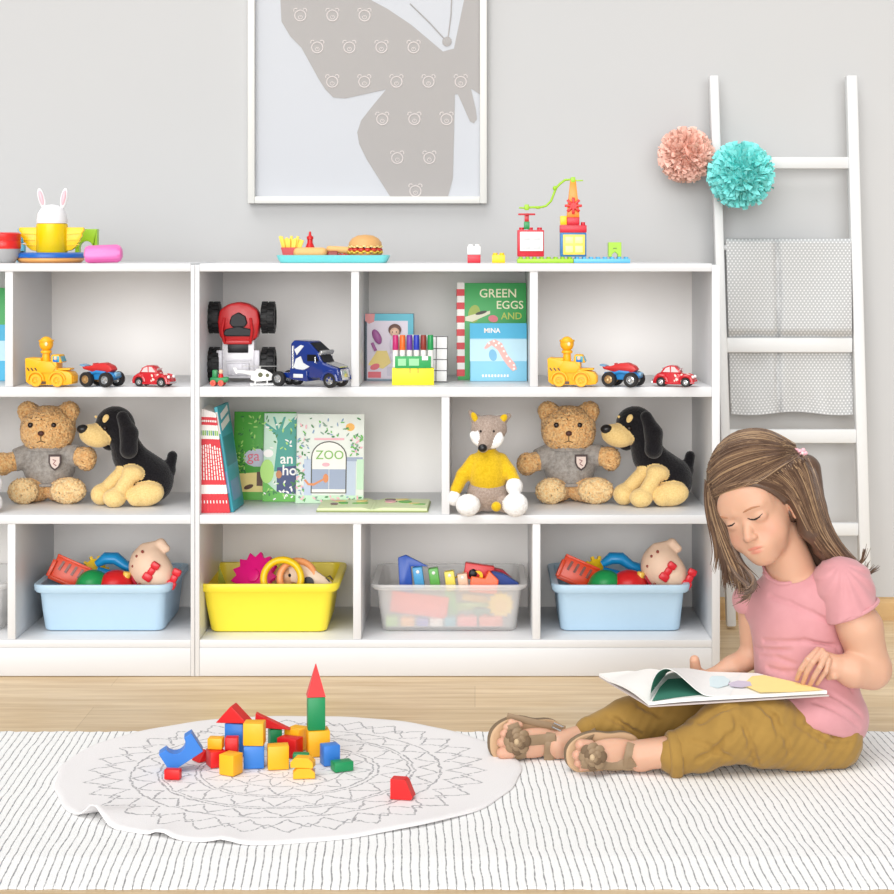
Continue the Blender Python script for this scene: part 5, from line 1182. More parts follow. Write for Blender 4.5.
# construction set
root, k = top('studded_plate', 'lime green studded base plate under the red window block', 'toy brick', 545)
b = MB(k); brick(b, 0, 0, 56, 4.2, 22, 0, 8, 0, 2.0, 1.8); b.build('plate', LIME, root)
root, k = top('studded_plate', 'light blue studded base plate at the right of the lime plate', 'toy brick', 601.4)
b = MB(k); brick(b, 0, 0, 56, 4.2, 22, 0, 8, 0, 2.0, 1.8); b.build('plate', pl('duplo_sky', (100, 186, 226)), root)
root, k = top('toy_window_block', 'red toy block with a white four pane window and a small propeller tower', 'toy brick', 530.5)
root.location.z += 6.1*k; root.scale.z = .96
b = MB(k); b.box((0, 0, 14), (26.5, 15, 27.6), bev=.6)
for x in (-9, 0, 9): b.cyl((x, 0, 28), (x, 0, 30.5), 2.5, 2.5, 14)
b.build('block', pl('duplo_red', (210, 28, 50)), root)
b = MB(k); b.box((.8, -8, 16), (23, 1.6, 20), bev=.5)
fr = b.build('window_frame', WHT, root)
for x in (-4.2, 5.6):
    for z in (11.4, 20.6): b = MB(k); b.box((x, -9, z), (7.4, .6, 6.8), bev=.2); b.build('window_pane', pl('pane_grey', (214, 216, 218)), fr)
b = MB(k); b.box((-3.8, 0, 32.6), (5.6, 5.6, 8), bev=.4); b.build('green_stem', GRN, root)
b = MB(k); b.box((-3.8, 0, 40), (4.4, 4.4, 7), bev=.4, mi=0); b.box((-3.8, 0, 44.2), (17, 3, 2), bev=.5, mi=0); b.box((-3.8, 0, 44.2), (3, 15, 2), bev=.5); b.build('propeller', pl('propeller_red', (200, 30, 44)), root)
root, k = top('toy_crane_tower', 'blue and red toy block with yellow window and orange cone tower', 'toy brick', 573)
root.location.z += 6.1*k; root.scale.z = .96
b = MB(k); b.box((0, 0, 12.6), (26, 15, 24.8), bev=.6); b.build('block', pl('duplo_blue', (36, 118, 180)), root)
b = MB(k); b.box((.6, -8, 12.6), (22, 1.6, 21), bev=.5); fr = b.build('window_frame', pl('window_yellow', (250, 214, 90)), root)
for x in (-4.2, 5.4):
    for z in (8, 17.4): b = MB(k); b.box((x, -9, z), (7.6, .6, 7), bev=1.2); b.build('window_pane', pl('pane_cream', (246, 232, 160)), fr)
b = MB(k); b.box((0, 0, 29), (26.5, 15, 7.6), bev=.5); b.box((0, 0, 37), (12.4, 12, 8), bev=.5); b.cyl((10, 0, 32.6), (10, 0, 36), 2.2); b.build('red_brick', pl('duplo_red', (210, 28, 50)), root)
b = MB(k); b.box((-9.6, 0, 37.8), (6.6, 8, 9.4), bev=.5); b.build('yellow_brick', pl('duplo_yellow', (250, 208, 20)), root)
b = MB(k); b.box((0, 0, 47), (12.6, 9, 12), taper=(.9, .9), bev=.5); b.box((0, 0, 66.5), (11, 9, 27), taper=(.5, .5), bev=.5)
cone = b.build('cone', pl('cone_orange', (246, 150, 40)), root)
b = MB(k)
for i in range(8): a = PI/4*i; b.box((4.6*math.sin(a), -6.5, 53+4.6*math.cos(a)), (2.8, 1.6, 8), (0, math.degrees(a), 0), bev=.6)
b.cyl((0, -8, 53), (0, -5, 53), 3.2, 3.2, 16); b.build('pinwheel', pl('pinwheel_red', (222, 34, 36)), root)
b = MB(k); b.box((0, 0, 80), (4.6, 5, 6), bev=.6); b.box((5.5, 0, 79.4), (9, 2.4, 1.4), bev=.3); b.build('cap', LIME, root)
Xa = -1; path = [(-2, 0, 80.5), (-8, 0, 80), (-13, 0, 76), (-17, 0, 71.5), (-19, 0, 66), (-22, 0, 58), (-27, 0, 53), (-33, 0, 51.4), (-41, 0, 51.6), (-47, 0, 50.9), (-54, 0, 51)]
b = MB(k); b.tube(path, [1, 1.2, 1.2, 1.2, 1.2, 1.2, 1.2, 1.2, 1.2, 1.1, .8], 10); b.ball((-18, 0, 71.4), (2.4, 2, 2.6), sub=2); b.ball((-35, 0, 51.3), (3.4, 2, 1.6), sub=2); b.box((-46.3, 0, 51.5), (4.6, 4.6, 6), bev=.6); b.build('hose', LIME, root)
root, k = top('toy_brick', 'lime green open toy brick standing on the light blue plate', 'toy brick', 614.5)
root.location.z += 6.1*k
b = MB(k); b.prism([(-6.5, 0), (-6.5, 14.5), (6.5, 14.5), (6.5, 0), (3, 0), (3, 2.4), (0, 5), (-3, 2.4), (-3, 0)], -6, 6, bev=.4)
b.build('brick', LIME, root)
b = MB(k); b.box((0, -6.2, 8.4), (3.6, .4, .8)); b.build('brick_mark', pl('olive_mark', (90, 120, 30)), root)

# ================================================================ building blocks on the round rug
RZ = RT+.0008
PR = {'yellow': mat('painted_yellow_wood', (252, 182, 24), rough=.4, var=.03), 'blue': mat('painted_blue_wood', (52, 126, 214), rough=.4, var=.03), 'red': mat('painted_red_wood', (222, 24, 26), rough=.4, var=.03), 'green': mat('painted_green_wood', (18, 142, 84), rough=.4, var=.03)}
def block(shape, col, px, py, w, h, d, rz, label, Y=None, z=None, rx=0, ry=0, name='building_block'):
    if Y is None: Y = (CZ-RZ)*F/(py-VY)
    k = S(Y); z = RZ if z is None else z
    Yc_ = Y+d/2*k
    b = MB(k); bv = .9
    if shape == 'box': b.box((0, 0, h/2), (w, d, h), bev=bv)
    elif shape == 'tri': b.prism([(-w/2, 0), (w/2, 0), (0, h)], -d/2, d/2, bev=.5)
    elif shape == 'rtri': b.prism([(-w/2, 0), (w/2, 0), (-w/2, h)], -d/2, d/2, bev=.5)
    elif shape == 'trap': b.prism([(-w/2, 0), (w*.42, 0), (w/2, h*.12), (w*.22, h*.9), (w*.12, h), (-w/2, h)], -d/2, d/2, bev=.5)
    elif shape == 'pyr': b.box((0, 0, h/2), (w, d, h), taper=(.04, .04))
    elif shape == 'half': b.prism([(-w/2, 0), (-w/2, h*.55), (-w*.3, h), (w*.3, h), (w/2, h*.55), (w/2, 0)], -d/2, d/2, bev=.5)
    elif shape == 'arch':
        b.prism([(-w/2, 0), (w/2, 0), (w/2, h), (w*.27, h)]+[(w*.27*math.cos(a), h-w*.27*math.sin(a)) for a in [PI*i/12 for i in range(1, 12)]]+[(-w*.27, h), (-w/2, h)], -d/2, d/2, bev=.6)
    o = b.build(name, PR[col], None)
    o.rotation_euler = [math.radians(a) for a in (rx, ry, rz)]
    bpy.context.view_layer.update()
    lo = min((o.matrix_world.to_3x3() @ v.co).z for v in o.data.vertices)
    o.location = (xof(px, Yc_), Yc_, z-lo)
    return tag(o, label, 'building block')
Yg_ = lambda py: (CZ-RZ)*F/(py-VY)
# front row
yA = Yg_(757)
block('box', 'yellow', 318, 757, 22, 25.5, 20, 12, 'yellow cube under the tall green block')
top1 = RZ+25.5*S(yA)+.0006
block('box', 'green', 316, 0, 17.5, 33, 15, 10, 'tall green block standing on the yellow cube', Y=yA+.004, z=top1, name='building_block')
block('pyr', 'red', 315.8, 0, 18.5, 32, 15, 10, 'pointed red spire on top of the green block', Y=yA+.004, z=top1+33*S(yA)+.0006)
block('box', 'yellow', 297, 756, 18, 22, 20, -30, 'yellow cube behind, left of the tower cube', Y=Yg_(752))
block('box', 'blue', 330, 766, 17, 20, 15, 22, 'blue cube at the right foot of the tower')
block('box', 'green', 342, 772, 20, 9.5, 14, 24, 'flat green block lying at the right end of the pile')
block('half', 'yellow', 304, 779, 22, 10, 13, 6, 'yellow flat block at the front, lower of two stacked')
zf = RZ+10*S(Yg_(779))+.0006
block('half', 'yellow', 303, 0, 23, 10, 13, -8, 'yellow flat block lying on the front flat block', Y=Yg_(779)+.002, z=zf)
block('box', 'green', 301, 760, 16, 13, 9, 0, 'small green block behind the two flat yellow ones', Y=Yg_(767))
block('box', 'yellow', 278, 770, 21, 23.5, 15, 10, 'orange yellow cube at the front centre of the pile')
yB = Yg_(769)
block('box', 'blue', 254, 769, 20.5, 22.5, 18, 6, 'bright blue cube carrying a yellow cube')
block('box', 'yellow', 254.5, 0, 20.5, 22.5, 17, -3, 'yellow cube stacked on the bright blue cube', Y=yB, z=RZ+22.5*S(yB)+.0006)
block('box', 'yellow', 231, 776, 17.5, 20.5, 17, -28, 'yellow cube at the front left of the pile')
yC = Yg_(757)
block('box', 'blue', 236, 757, 19, 33, 16, -10, 'tall blue block holding up the red roof', Y=yC)
block('tri', 'red', 234, 0, 33, 17, 17, -12, 'red roof shaped block on the tall blue block', Y=yC-.002, z=RZ+33*S(yC)+.0007, ry=-2)
block('rtri', 'red', 273, 0, 36, 14, 9, 0, 'long red wedge sloping at the back of the pile', Y=Yg_(752), z=RZ+.042, ry=4)
block('box', 'green', 275, 752, 12, 22, 12, 20, 'green block half hidden under the long red wedge', Y=Yg_(752))
block('box', 'red', 290, 757, 22, 19, 15, -24, 'red block between the yellow cubes', Y=Yg_(758), ry=0)
block('box', 'red', 216, 768, 16, 16, 18, 25, 'red block under the small yellow block', Y=Yg_(768))
block('box', 'yellow', 216, 0, 15, 11, 12, -6, 'small yellow block lying on the left red block', Y=Yg_(766), z=RZ+16*S(Yg_(768))+.0006)
block('tri', 'red', 202, 768, 16, 12, 14, 40, 'dark red wedge tucked beside the blue arch', Y=Yg_(762))
block('arch', 'blue', 187, 773, 38, 22, 17, 8, 'blue arch block lying open side up at the left', ry=-32, Y=Yg_(772))
block('box', 'red', 173, 780, 16, 10, 9, -8, 'small red block in front of the blue arch')
block('trap', 'red', 403, 800, 23, 20, 14, -12, 'red wedge lying alone at the right of the rug')
block('box', 'red', 232, 752, 13, 26, 11, 0, 'red block behind the front left yellow cube', Y=Yg_(764))
# ================================================================ the child reading on the carpet
GY = 3.54; GS = GY/F
def G(px, py, d=0.0): return P(px, py, GY+d*GS)
def gq(p): return np.array(P(p[0], p[1], GY+p[2]*GS))
def sdf_hit(s, px, py, y0=3.2, y1=3.95, off=0.0):
    Y = np.arange(y0, y1, s.h*.5); X = (px-VX)*Y/F; Z = CZ-(py-VY)*Y/F
    i = np.round((np.stack([X, Y, Z], 1)-s.lo)/s.h).astype(int)
    ok = ((i >= 0) & (i < s.n)).all(1); v = np.full(len(Y), 1.0); j = i[ok]; v[ok] = s.D[j[:, 0], j[:, 1], j[:, 2]]
    w = np.argwhere(v < 0)
    if not len(w): return None
    y = Y[w[0][0]]-off*GS; return Vector(P(px, py, y))
def hframe(yaw, pitch, roll):
    y, p, r = np.radians([yaw, pitch, roll]); f = np.array([-np.sin(y)*np.cos(p), -np.cos(y)*np.cos(p), -np.sin(p)])
    L = np.cross((0, 0, 1.), f); L /= np.linalg.norm(L); U = np.cross(f, L)
    return np.stack([L*np.cos(r)+U*np.sin(r), f, -L*np.sin(r)+U*np.cos(r)], 1)
HR = hframe(28, 10, 20); HC = gq((755.6, 505, 0)); HS = .00198
def H(x, y, z): return HC+HR@(np.array((x, y, z))*HS)
def HV(*r): return np.array(r)*HS
person = thing('person', 'child in a pink shirt and mustard trousers sitting cross legged reading a book', 'person', (G(800, 760, 0).x, GY, CT))
PO = np.array(person.location)
skin = bpy.data.materials.new('child_skin'); skin.use_nodes = True; t = NT(skin)
at = t.n('ShaderNodeAttribute'); at.attribute_name = 'tint'; nz = t.noise(30, 3)
mixc = t.mix(t.math('MULTIPLY', nz, .25), lin((212, 166, 139)), lin((203, 154, 126)))
t.l(t.mix(at.outputs['Fac'], mixc, lin((206, 104, 92))), t.b.inputs['Base Color'])
t.b.inputs['Roughness'].default_value = .5; t.b.inputs['Subsurface Weight'].default_value = .25; t.b.inputs['Subsurface Radius'].default_value = (1, .4, .25); t.b.inputs['Subsurface Scale'].default_value = .006
px_ = GS
B = SDF((-.02, 3.33, .005), (.84, 3.74, .66), .0018)
# torso, neck, shoulders
TF = hframe(42, 0, 0)
B.ell(gq((798, 622, 22)), np.array((44, 34, 52))*px_, TF, k=0)
B.ell(gq((806, 672, 22)), np.array((46, 38, 46))*px_, TF, k=.03)
B.ell(gq((813, 720, 10)), np.array((42, 36, 34))*px_, TF, k=.03)
B.chain([gq((753, 603, 44)), gq((790, 594, 20)), gq((838, 597, -14))], np.array((15, 24, 20))*px_, k=.02)
B.cap(gq((780, 535, 6)), gq((797, 590, 18)), 21*px_, 27*px_, k=.015)
# legs and ankles
B.chain([gq((826, 736, -14)), gq((728, 730, -46)), gq((684, 750, -52)), gq((640, 755, -48))], np.array((22, 22, 15.5, 14.5))*px_, k=.012)
B.chain([gq((800, 722, 34)), gq((668, 714, 44)), gq((592, 733, 14)), gq((558, 744, 2))], np.array((28, 20, 11, 12.5))*px_, k=.012)
# left arm (near)
B.chain([gq((846, 600, -24)), gq((860, 628, -26)), gq((869, 664, -24))], np.array((19, 21.5, 20))*px_, k=.012)
B.chain([gq((871, 669, -26)), gq((852, 670, -38)), gq((834, 666, -42))], np.array((20.5, 16.5, 10.5))*px_, k=.008)
B.cap(gq((834, 665, -42)), gq((822, 659, -42)), 10.5*px_, 7.5*px_, k=.006)
B.cap(gq((826, 660, -42)), gq((820, 654, -42)), 8*px_, 5.5*px_, k=.006)
for fg in (((818, 650, -43), (808, 659, -50), (801, 669, -46), (797, 679, -36), 3.0, 2.5), ((822, 651, -47), (813, 662, -54), (807, 672, -49), (803, 683, -39), 3.1, 2.5),
           ((826, 655, -50), (820, 667, -57), (814, 677, -52), (810, 685, -43), 3.0, 2.4), ((829, 660, -51), (826, 671, -55), (821, 678, -51), (817, 684, -45), 2.7, 2.2)):
    B.chain([gq(fg[0]), gq(fg[1]), gq(fg[2]), gq(fg[3])], np.array((fg[4]+.4, fg[4], fg[4]-.3, fg[5]))*px_, k=.0008)
B.chain([gq((840, 670, -46)), gq((834, 675, -48)), gq((829, 677, -44))], np.array((5, 4.2, 3.4))*px_, k=.004)
# right arm (far) with the thumb over the book
B.chain([gq((752, 604, 46)), gq((753, 655, 50))], np.array((15, 12.5))*px_, k=.01)
B.chain([gq((753, 655, 50)), gq((732, 668, 40)), gq((712, 678, 34))], np.array((12.5, 11.5, 9))*px_, k=.01)
B.chain([gq((712, 678, 34)), gq((700, 679, 30))], np.array((9, 8))*px_, k=.006)
B.chain([gq((704, 676, 30)), gq((696, 672, 30)), gq((694.5, 660, 26))], np.array((6, 6.2, 5.0))*px_, k=.003)
for j, (x1, y1) in enumerate(((688, 689), (692, 692), (698, 694), (704, 695))):
    B.chain([gq((700+j*3, 683, 28-j*2)), gq((x1+4, y1-3, 16-j*2)), gq((x1, y1, 8-j*2))], np.array((4.6, 4.2, 3.6))*px_, k=.002)
# feet: instep towards the viewer
def foot(c, tdir, toes, w, k=.006, th=8.5):
    t_ = np.array(tdir, float); t_ /= np.linalg.norm(t_); up = np.array((0, 0, 1.)); up = up-t_*(t_@up); up /= np.linalg.norm(up); n_ = np.cross(t_, up)
    R_ = np.stack([t_, n_, up], 1); B.ell(gq(c), np.array((w[0], th, w[1]))*px_, R_, k=k)
    for (x, y, d, r) in toes: B.cap(gq((x+9, y+(750-y)*.1, d+1)), gq((x, y, d)), r*.95*px_, r*px_, k=.0016)
    return R_
FR = foot((533, 743, 0), (.95, .30, .0), ((502.5, 753, -7, 6), (501.5, 742.5, -7, 4.8), (504, 734, -6, 4.4), (507, 727, -5, 4), (511, 722, -4, 3.4)), (30, 15))
B.ell(gq((560, 746, 6)), np.array((15, 12, 14))*px_, k=.008)
NR = foot((608, 753, -50), (.95, .22, .08), ((581, 745, -57, 5.8), (577, 755, -57, 5), (578, 763, -56, 4.2), (582, 768, -54, 3.4)), (30, 14))
B.ell(gq((640, 757, -46)), np.array((15, 13, 14))*px_, k=.008)
# head
CRc = (759, 482, 16)
B.ell(gq(CRc), np.array((43, 46, 45))*px_, HR, k=0)
B.ell(H(0, 8, -10), HV(30, 29, 40), HR, k=.016)
B.ell(H(0, 22, 8), HV(28, 17, 22), HR, k=.012)
for sx in (-1, 1): B.ell(H(sx*15.5, 19.5, -24), HV(12.5, 12, 14), HR, k=.014)
B.ell(H(0, 15, -37), HV(19, 17, 13), HR, k=.014)
B.ell(H(0, 25, -44), HV(13, 10, 9), HR, k=.014)
B.chain([H(0, 34, -6), H(0, 39.5, -15), H(0, 43.5, -19.5)], HV(2.4, 3.2, 4.4), k=.009)
for sx in (-1, 1): B.ell(H(sx*4.4, 40.5, -20.8), HV(3.0, 3.4, 2.6), HR, k=.005)
for sx in (-1, 1): B.ell(H(sx*2.6, 42.5, -24.2), HV(1.0, 1.0, .8), HR, k=.0015, op='sub', mi=None)
for sx in (-1, 1):
    B.ell(H(sx*13.5, 41, -4), HV(8.5, 3.6, 4.5), HR, k=.012, op='sub', mi=None)
    B.ell(H(sx*13.5, 30.2, -5), HV(8.6, 7.4, 6.6), HR, k=.003)
    B.cap(H(sx*8, 35.5, 5), H(sx*20, 31, 6), 2*HS, 1.6*HS, k=.012)
B.ell(H(0, 29, -32), HV(16, 10, 12), HR, k=.014)
B.ell(H(0, 37.8, -31.6), HV(7.4, 2.6, 1.6), HR, k=.003)
B.ell(H(0, 36.8, -35.4), HV(5.6, 3.2, 2.0), HR, k=.003)
B.cap(H(-7.5, 37.5, -33.6), H(0, 40.8, -33.3), .5*HS, .7*HS, k=.002, op='sub', mi=None); B.cap(H(0, 40.8, -33.3), H(7.5, 37.5, -33.6), .7*HS, .5*HS, k=.002, op='sub', mi=None)
for sx in (-1, 1):
    B.ell(H(sx*36, 0, -12), HV(4.5, 6.5, 10), HR, k=.004); B.ell(H(sx*35.5, 1, -20), HV(3.4, 4, 4), HR, k=.003)
B.half(np.array((0, 0, CT+.0012)), (0, 0, -1), k=.002)
body = B.build('body', skin, person, relax=2, origin=PO)
V = np.zeros(len(body.data.vertices)*3, np.float32); body.data.vertices.foreach_get('co', V); V = V.reshape(-1, 3)+PO
tint = np.zeros(len(V))
def dab(p, r, a, loc=None):
    u = (V-p)@HR/HS; q = np.sqrt(((u/np.array(r))**2).sum(1)); tint[:] = np.maximum(tint, a*np.clip(1.25-q, 0, .5)*2)
dab(H(0, 40, -31.7), (7.6, 5, 1.7), .62); dab(H(0, 39, -35.3), (6, 5, 2.0), .5)
def soft(p, r, a): u = (V-p)@HR/HS; q = ((u/np.array(r))**2).sum(1); tint[:] = np.maximum(tint, a*np.exp(-q))
for sx in (-1, 1): soft(H(sx*19, 30, -20), (11, 12, 9), .22)
soft(H(0, 46, -20), (6, 5, 5), .12)
for (x, y, d) in ((502, 753, -7), (501, 742, -7), (504, 734, -6), (577, 755, -57), (581, 745, -57), (578, 763, -56), (803, 681, -36), (798, 678, -34), (810, 683, -39)): soft(gq((x, y, d)), (5, 5, 5), .22)
for (x, y) in ((819, 651), (823, 652), (826, 656), (829, 661)): soft(gq((x, y, -46)), (4, 6, 4), .12)
atr = body.data.attributes.new('tint', 'FLOAT', 'POINT'); atr.data.foreach_set('value', tint.astype(np.float32))
def on(s, px, py, off=.4, d=None):
    p = sdf_hit(s, px, py, off=off)
    return p if p is not None else Vector(gq((px, py, d if d is not None else 0)))
def tubeon(name, s, pts, rad, m, off=.3, seg=6, parent=None, n=10, flat=1.0, up=None):
    P2 = []
    for i in range(n):
        t_ = i/(n-1)*(len(pts)-1); a = min(int(t_), len(pts)-2); f = t_-a
        P2.append(on(s, pts[a][0]*(1-f)+pts[a+1][0]*f, pts[a][1]*(1-f)+pts[a+1][1]*f, off)-Vector(PO))
    rr_ = [rad*px_*(math.sin(PI*(.12+.76*i/(n-1)))) for i in range(n)] if not isinstance(rad, list) else [x*px_ for x in rad]
    b = MB(); b.tube(P2, rr_, seg, flat=flat, up=up); return b.build(name, m, parent or person)
LASH = mat('dark_lash', (46, 30, 26), rough=.7); BROW = mat('brown_brow', (176, 124, 92), rough=.8)
tubeon('eyelashes', B, [(747.5, 518.2), (751, 519.6), (755.5, 519.3), (759, 517.2), (762.5, 513.6)], 1.0, LASH, .25)
tubeon('eyelashes', B, [(726.3, 526), (729, 526), (732, 525.2), (735, 522.8)], .9, LASH, .25)
tubeon('eyebrow', B, [(742.5, 513), (747, 510), (752, 507.6), (760, 506)], 1.25, BROW, -.2)
tubeon('eyebrow', B, [(719.8, 516), (723, 517.3), (728, 518)], 1.1, BROW, -.2)
# ---- hair
HM = []
for i, (c1, c2) in enumerate((((78, 58, 48), (106, 82, 66)), ((108, 84, 66), (140, 112, 88)), ((146, 118, 90), (184, 154, 120)))):
    m = bpy.data.materials.new('brown_hair_%s' % 'abc'[i]); m.use_nodes = True; t = NT(m)
    t.l(t.mix(t.noise(60, 3), lin(c1), lin(c2)), t.b.inputs['Base Color']); t.b.inputs['Roughness'].default_value = .38; t.b.inputs['Specular IOR Level'].default_value = .45
    t.b.inputs['Anisotropic'].default_value = .4; HM.append(m)
Hh = SDF((.36, 3.38, .28), (.82, 3.74, .68), .0021)
Hh.ell(gq((758, 482, 16)), np.array((51, 53, 54.5))*px_, HR, k=0)
Hh.ell(H(4, 50, -20), HV(41, 60, 46.5), HR, k=.006, op='sub', mi=None)
for sx in (-1, 1): Hh.ell(H(sx*42, 4, -13), HV(12, 12, 14), HR, k=.004, op='sub', mi=None)
Hh.half(H(0, 0, -30), -HR[:, 2]*1.0+HR[:, 1]*.15, k=.01)
Hh.chain([gq((795, 470, -22)), gq((803, 500, -22)), gq((812, 528, -16)), gq((828, 552, -4)), gq((846, 569, 6))], np.array((14, 13, 12, 9, 4))*px_, k=.012)
Hh.chain([gq((805, 470, 5)), gq((812, 510, 2)), gq((824, 545, 2)), gq((842, 566, 8))], np.array((16, 14, 11, 5))*px_, k=.012)
Hh.chain([gq((798, 490, 14)), gq((804, 525, 24)), gq((820, 552, 26)), gq((838, 568, 16))], np.array((20, 17, 14, 8))*px_, k=.012)
Hh.chain([gq((718, 488, 6)), gq((721, 520, 16)), gq((729, 552, 12)), gq((741, 575, -6)), gq((750, 586, -16))], np.array((9, 8, 9, 9, 5))*px_, k=.01)
hair = Hh.build('hair', HM[0], person, relax=2, origin=PO)
R = random.Random(21)
def resamp(pts, n=14):
    out = []
    for i in range(n):
        t_ = i/(n-1)*(len(pts)-1); a = min(int(t_), len(pts)-2); f = t_-a
        p0 = pts[max(a-1, 0)]; p1 = pts[a]; p2 = pts[a+1]; p3 = pts[min(a+2, len(pts)-1)]
        q = []
        for k in range(3):
            if p1[k] is None or p2[k] is None: q.append(None); continue
            v0 = p0[k] if p0[k] is not None else p1[k]; v3 = p3[k] if p3[k] is not None else p2[k]
            q.append(.5*(2*p1[k]+(p2[k]-v0)*f+(2*v0-5*p1[k]+4*p2[k]-v3)*f*f+(3*p1[k]-v0-3*p2[k]+v3)*f**3))
        out.append(q)
    return out
sb = MB()
def strands(guides, n, r=.8, jit=1.2, tones=(0, 1, 2), wts=(4, 5, 2), lift=2.2, taper=.25, fray=0):
    gs = [resamp([(p+(None,))[:3] for p in g]) for g in guides]
    for _ in range(n):
        u = R.uniform(0, len(gs)-1.001) if len(gs) > 1 else 0; a = int(u); f = u-a; g0 = gs[a]; g1 = gs[min(a+1, len(gs)-1)]
        jx, jy = R.gauss(0, jit), R.gauss(0, jit); ph = R.uniform(0, 6); am = R.uniform(0, .9); lf = R.uniform(.2, lift); pts = []; lastY = None
        t0 = R.uniform(0, .12); t1 = R.uniform(.85, 1)
        fx, fy = R.gauss(0, fray), R.gauss(0, fray)
        for i in range(14):
            w_ = (i/13)
            ii = (t0+(t1-t0)*w_)*13; i0 = min(int(ii), 12); ff = ii-i0
            def gg(k):
                vals = [(g0[i0][k], g0[i0+1][k]), (g1[i0][k], g1[i0+1][k])]
                if any(v is None for pr in vals for v in pr): return None
                return (vals[0][0]*(1-ff)+vals[0][1]*ff)*(1-f)+(vals[1][0]*(1-ff)+vals[1][1]*ff)*f
            x = gg(0)+jx*(.3+.7*w_)+am*math.sin(ph+w_*7)+fx*w_**3; y = gg(1)+jy*(.3+.7*w_)+fy*w_**3; d = gg(2)
            if d is None:
                h_ = sdf_hit(Hh, x, y, off=lf)
                if h_ is None:
                    if lastY is None: continue
                    h_ = Vector(P(x, y, lastY))
                lastY = h_.y
            else:
                h_ = sdf_hit(Hh, x, y, off=lf) if d < -900 else Vector(gq((x, y, d-lf)))
            pts.append(h_-Vector(PO))
        if len(pts) < 4: continue
        # smooth depth jumps
        for _k in range(3):
            for i in range(1, len(pts)-1): pts[i] = Vector((pts[i].x*.5+(pts[i-1].x+pts[i+1].x)*.25, (pts[i-1].y+pts[i+1].y)*.25+pts[i].y*.5, pts[i].z*.5+(pts[i-1].z+pts[i+1].z)*.25))
        m_ = len(pts); rr_ = [px_*r*(taper+(1-taper)*math.sin(PI*min(1, .15+.85*i/(m_-1)))) for i in range(m_)]
        sb.tube(pts, rr_, 4, R.choices(tones, wts)[0], caps=False)
# swept top, from the left hairline up and over to the clip
strands([[(757, 483), (768, 476), (783, 465), (801, 454)], [(735, 488), (752, 479), (775, 466), (800, 453)], [(714, 494), (732, 484), (760, 468), (799, 452)], [(707, 482), (725, 468), (760, 455), (798, 451)], [(706, 468), (724, 450), (758, 442), (797, 449)], [(711, 452), (730, 438), (762, 433), (796, 447)], [(722, 440), (742, 429.5), (770, 430), (796, 446)]], 620, .85, .8, wts=(5, 5, 2))
# low band over the forehead
strands([[(759, 482), (742, 486), (728, 491), (713, 497)], [(762, 478), (742, 481), (724, 486), (710, 492)]], 110, .8, .7, wts=(5, 5, 1))
# falling right of the face
strands([[(757, 482), (770, 483), (784, 489), (797, 498), (806, 518), (814, 543), (832, 563)], [(768, 475), (785, 484), (798, 500), (808, 528), (826, 553), (848, 570)], [(785, 466), (797, 480), (806, 502), (816, 532), (834, 556), (858, 574)], [(801, 455), (810, 470), (815, 492), (824, 525), (842, 556), (866, 576)], [(803, 450), (814, 466), (820, 486), (826, 512), (838, 543), (862, 566)]], 600, .85, 1.1, wts=(6, 5, 1))
strands([[(752, 482), (764, 485), (776, 489.5), (786, 496), (792, 502)], [(757, 481), (770, 483), (783, 488), (794, 495), (800, 501)]], 90, .8, .5, wts=(7, 3, 0))
for gx in (((838, 556, 2), (850, 570, 4), (862, 574, 2), (869, 562, 0)), ((840, 558, 2), (854, 572, 4), (868, 574, 2), (878, 566, 0)), ((840, 560, 2), (852, 574, 4), (864, 582, 2), (867, 590, 0)), ((840, 556, 2), (852, 566, 4), (862, 562, 2), (864, 548, 0))):
    strands([list(gx)], 16, .6, 1.0, fray=2, wts=(5, 2, 0))
# left strands
strands([[(708, 482), (709, 505), (716, 530), (722, 552), (727, 572), (738, 588)], [(711, 492), (716, 515), (726, 540), (737, 562), (748, 580), (742, 594)], [(713, 498), (722, 520), (733, 548), (742, 566), (752, 578), (756, 588)]], 240, .8, 1.2, wts=(6, 4, 1), fray=2.5)
for gx in (((706, 480, 10), (706, 505, 14), (712, 530, 14), (718, 556, 10), (716, 572, 6)), ((708, 495, 12), (712, 520, 14), (719, 548, 10), (726, 572, 4), (724, 586, 0)), ((735, 560, -6), (748, 570, -22), (756, 582, -30), (750, 594, -32), (741, 592, -30)), ((728, 560, -2), (738, 578, -16), (750, 586, -28), (748, 597, -30), (738, 600, -28))):
    strands([list(gx)], 26, .65, 1.5, fray=2.5, wts=(6, 3, 0))
sb.build('hair_strands', HM, hair)
b = MB(); cpt = on(Hh, 802, 453, 2)-Vector(PO)
for i in range(5): a = 2*PI*i/5; b.ball(cpt+Vector((math.cos(a)*3.2, -1.5, math.sin(a)*3.2))*px_, (2.3*px_, 1.6*px_, 2.3*px_), sub=2)
b.ball(cpt+Vector((0, -2.6, 0))*px_, 1.8*px_, sub=2, mi=1); b.ball(cpt+Vector((-4, 0, 3))*px_, (4*px_, 1.4*px_, 1.4*px_), (0, 30, 0), sub=2, mi=0)
b.build('hair_clip', [pl('clip_pink', (252, 190, 200)), pl('clip_pale', (255, 225, 225))], person)
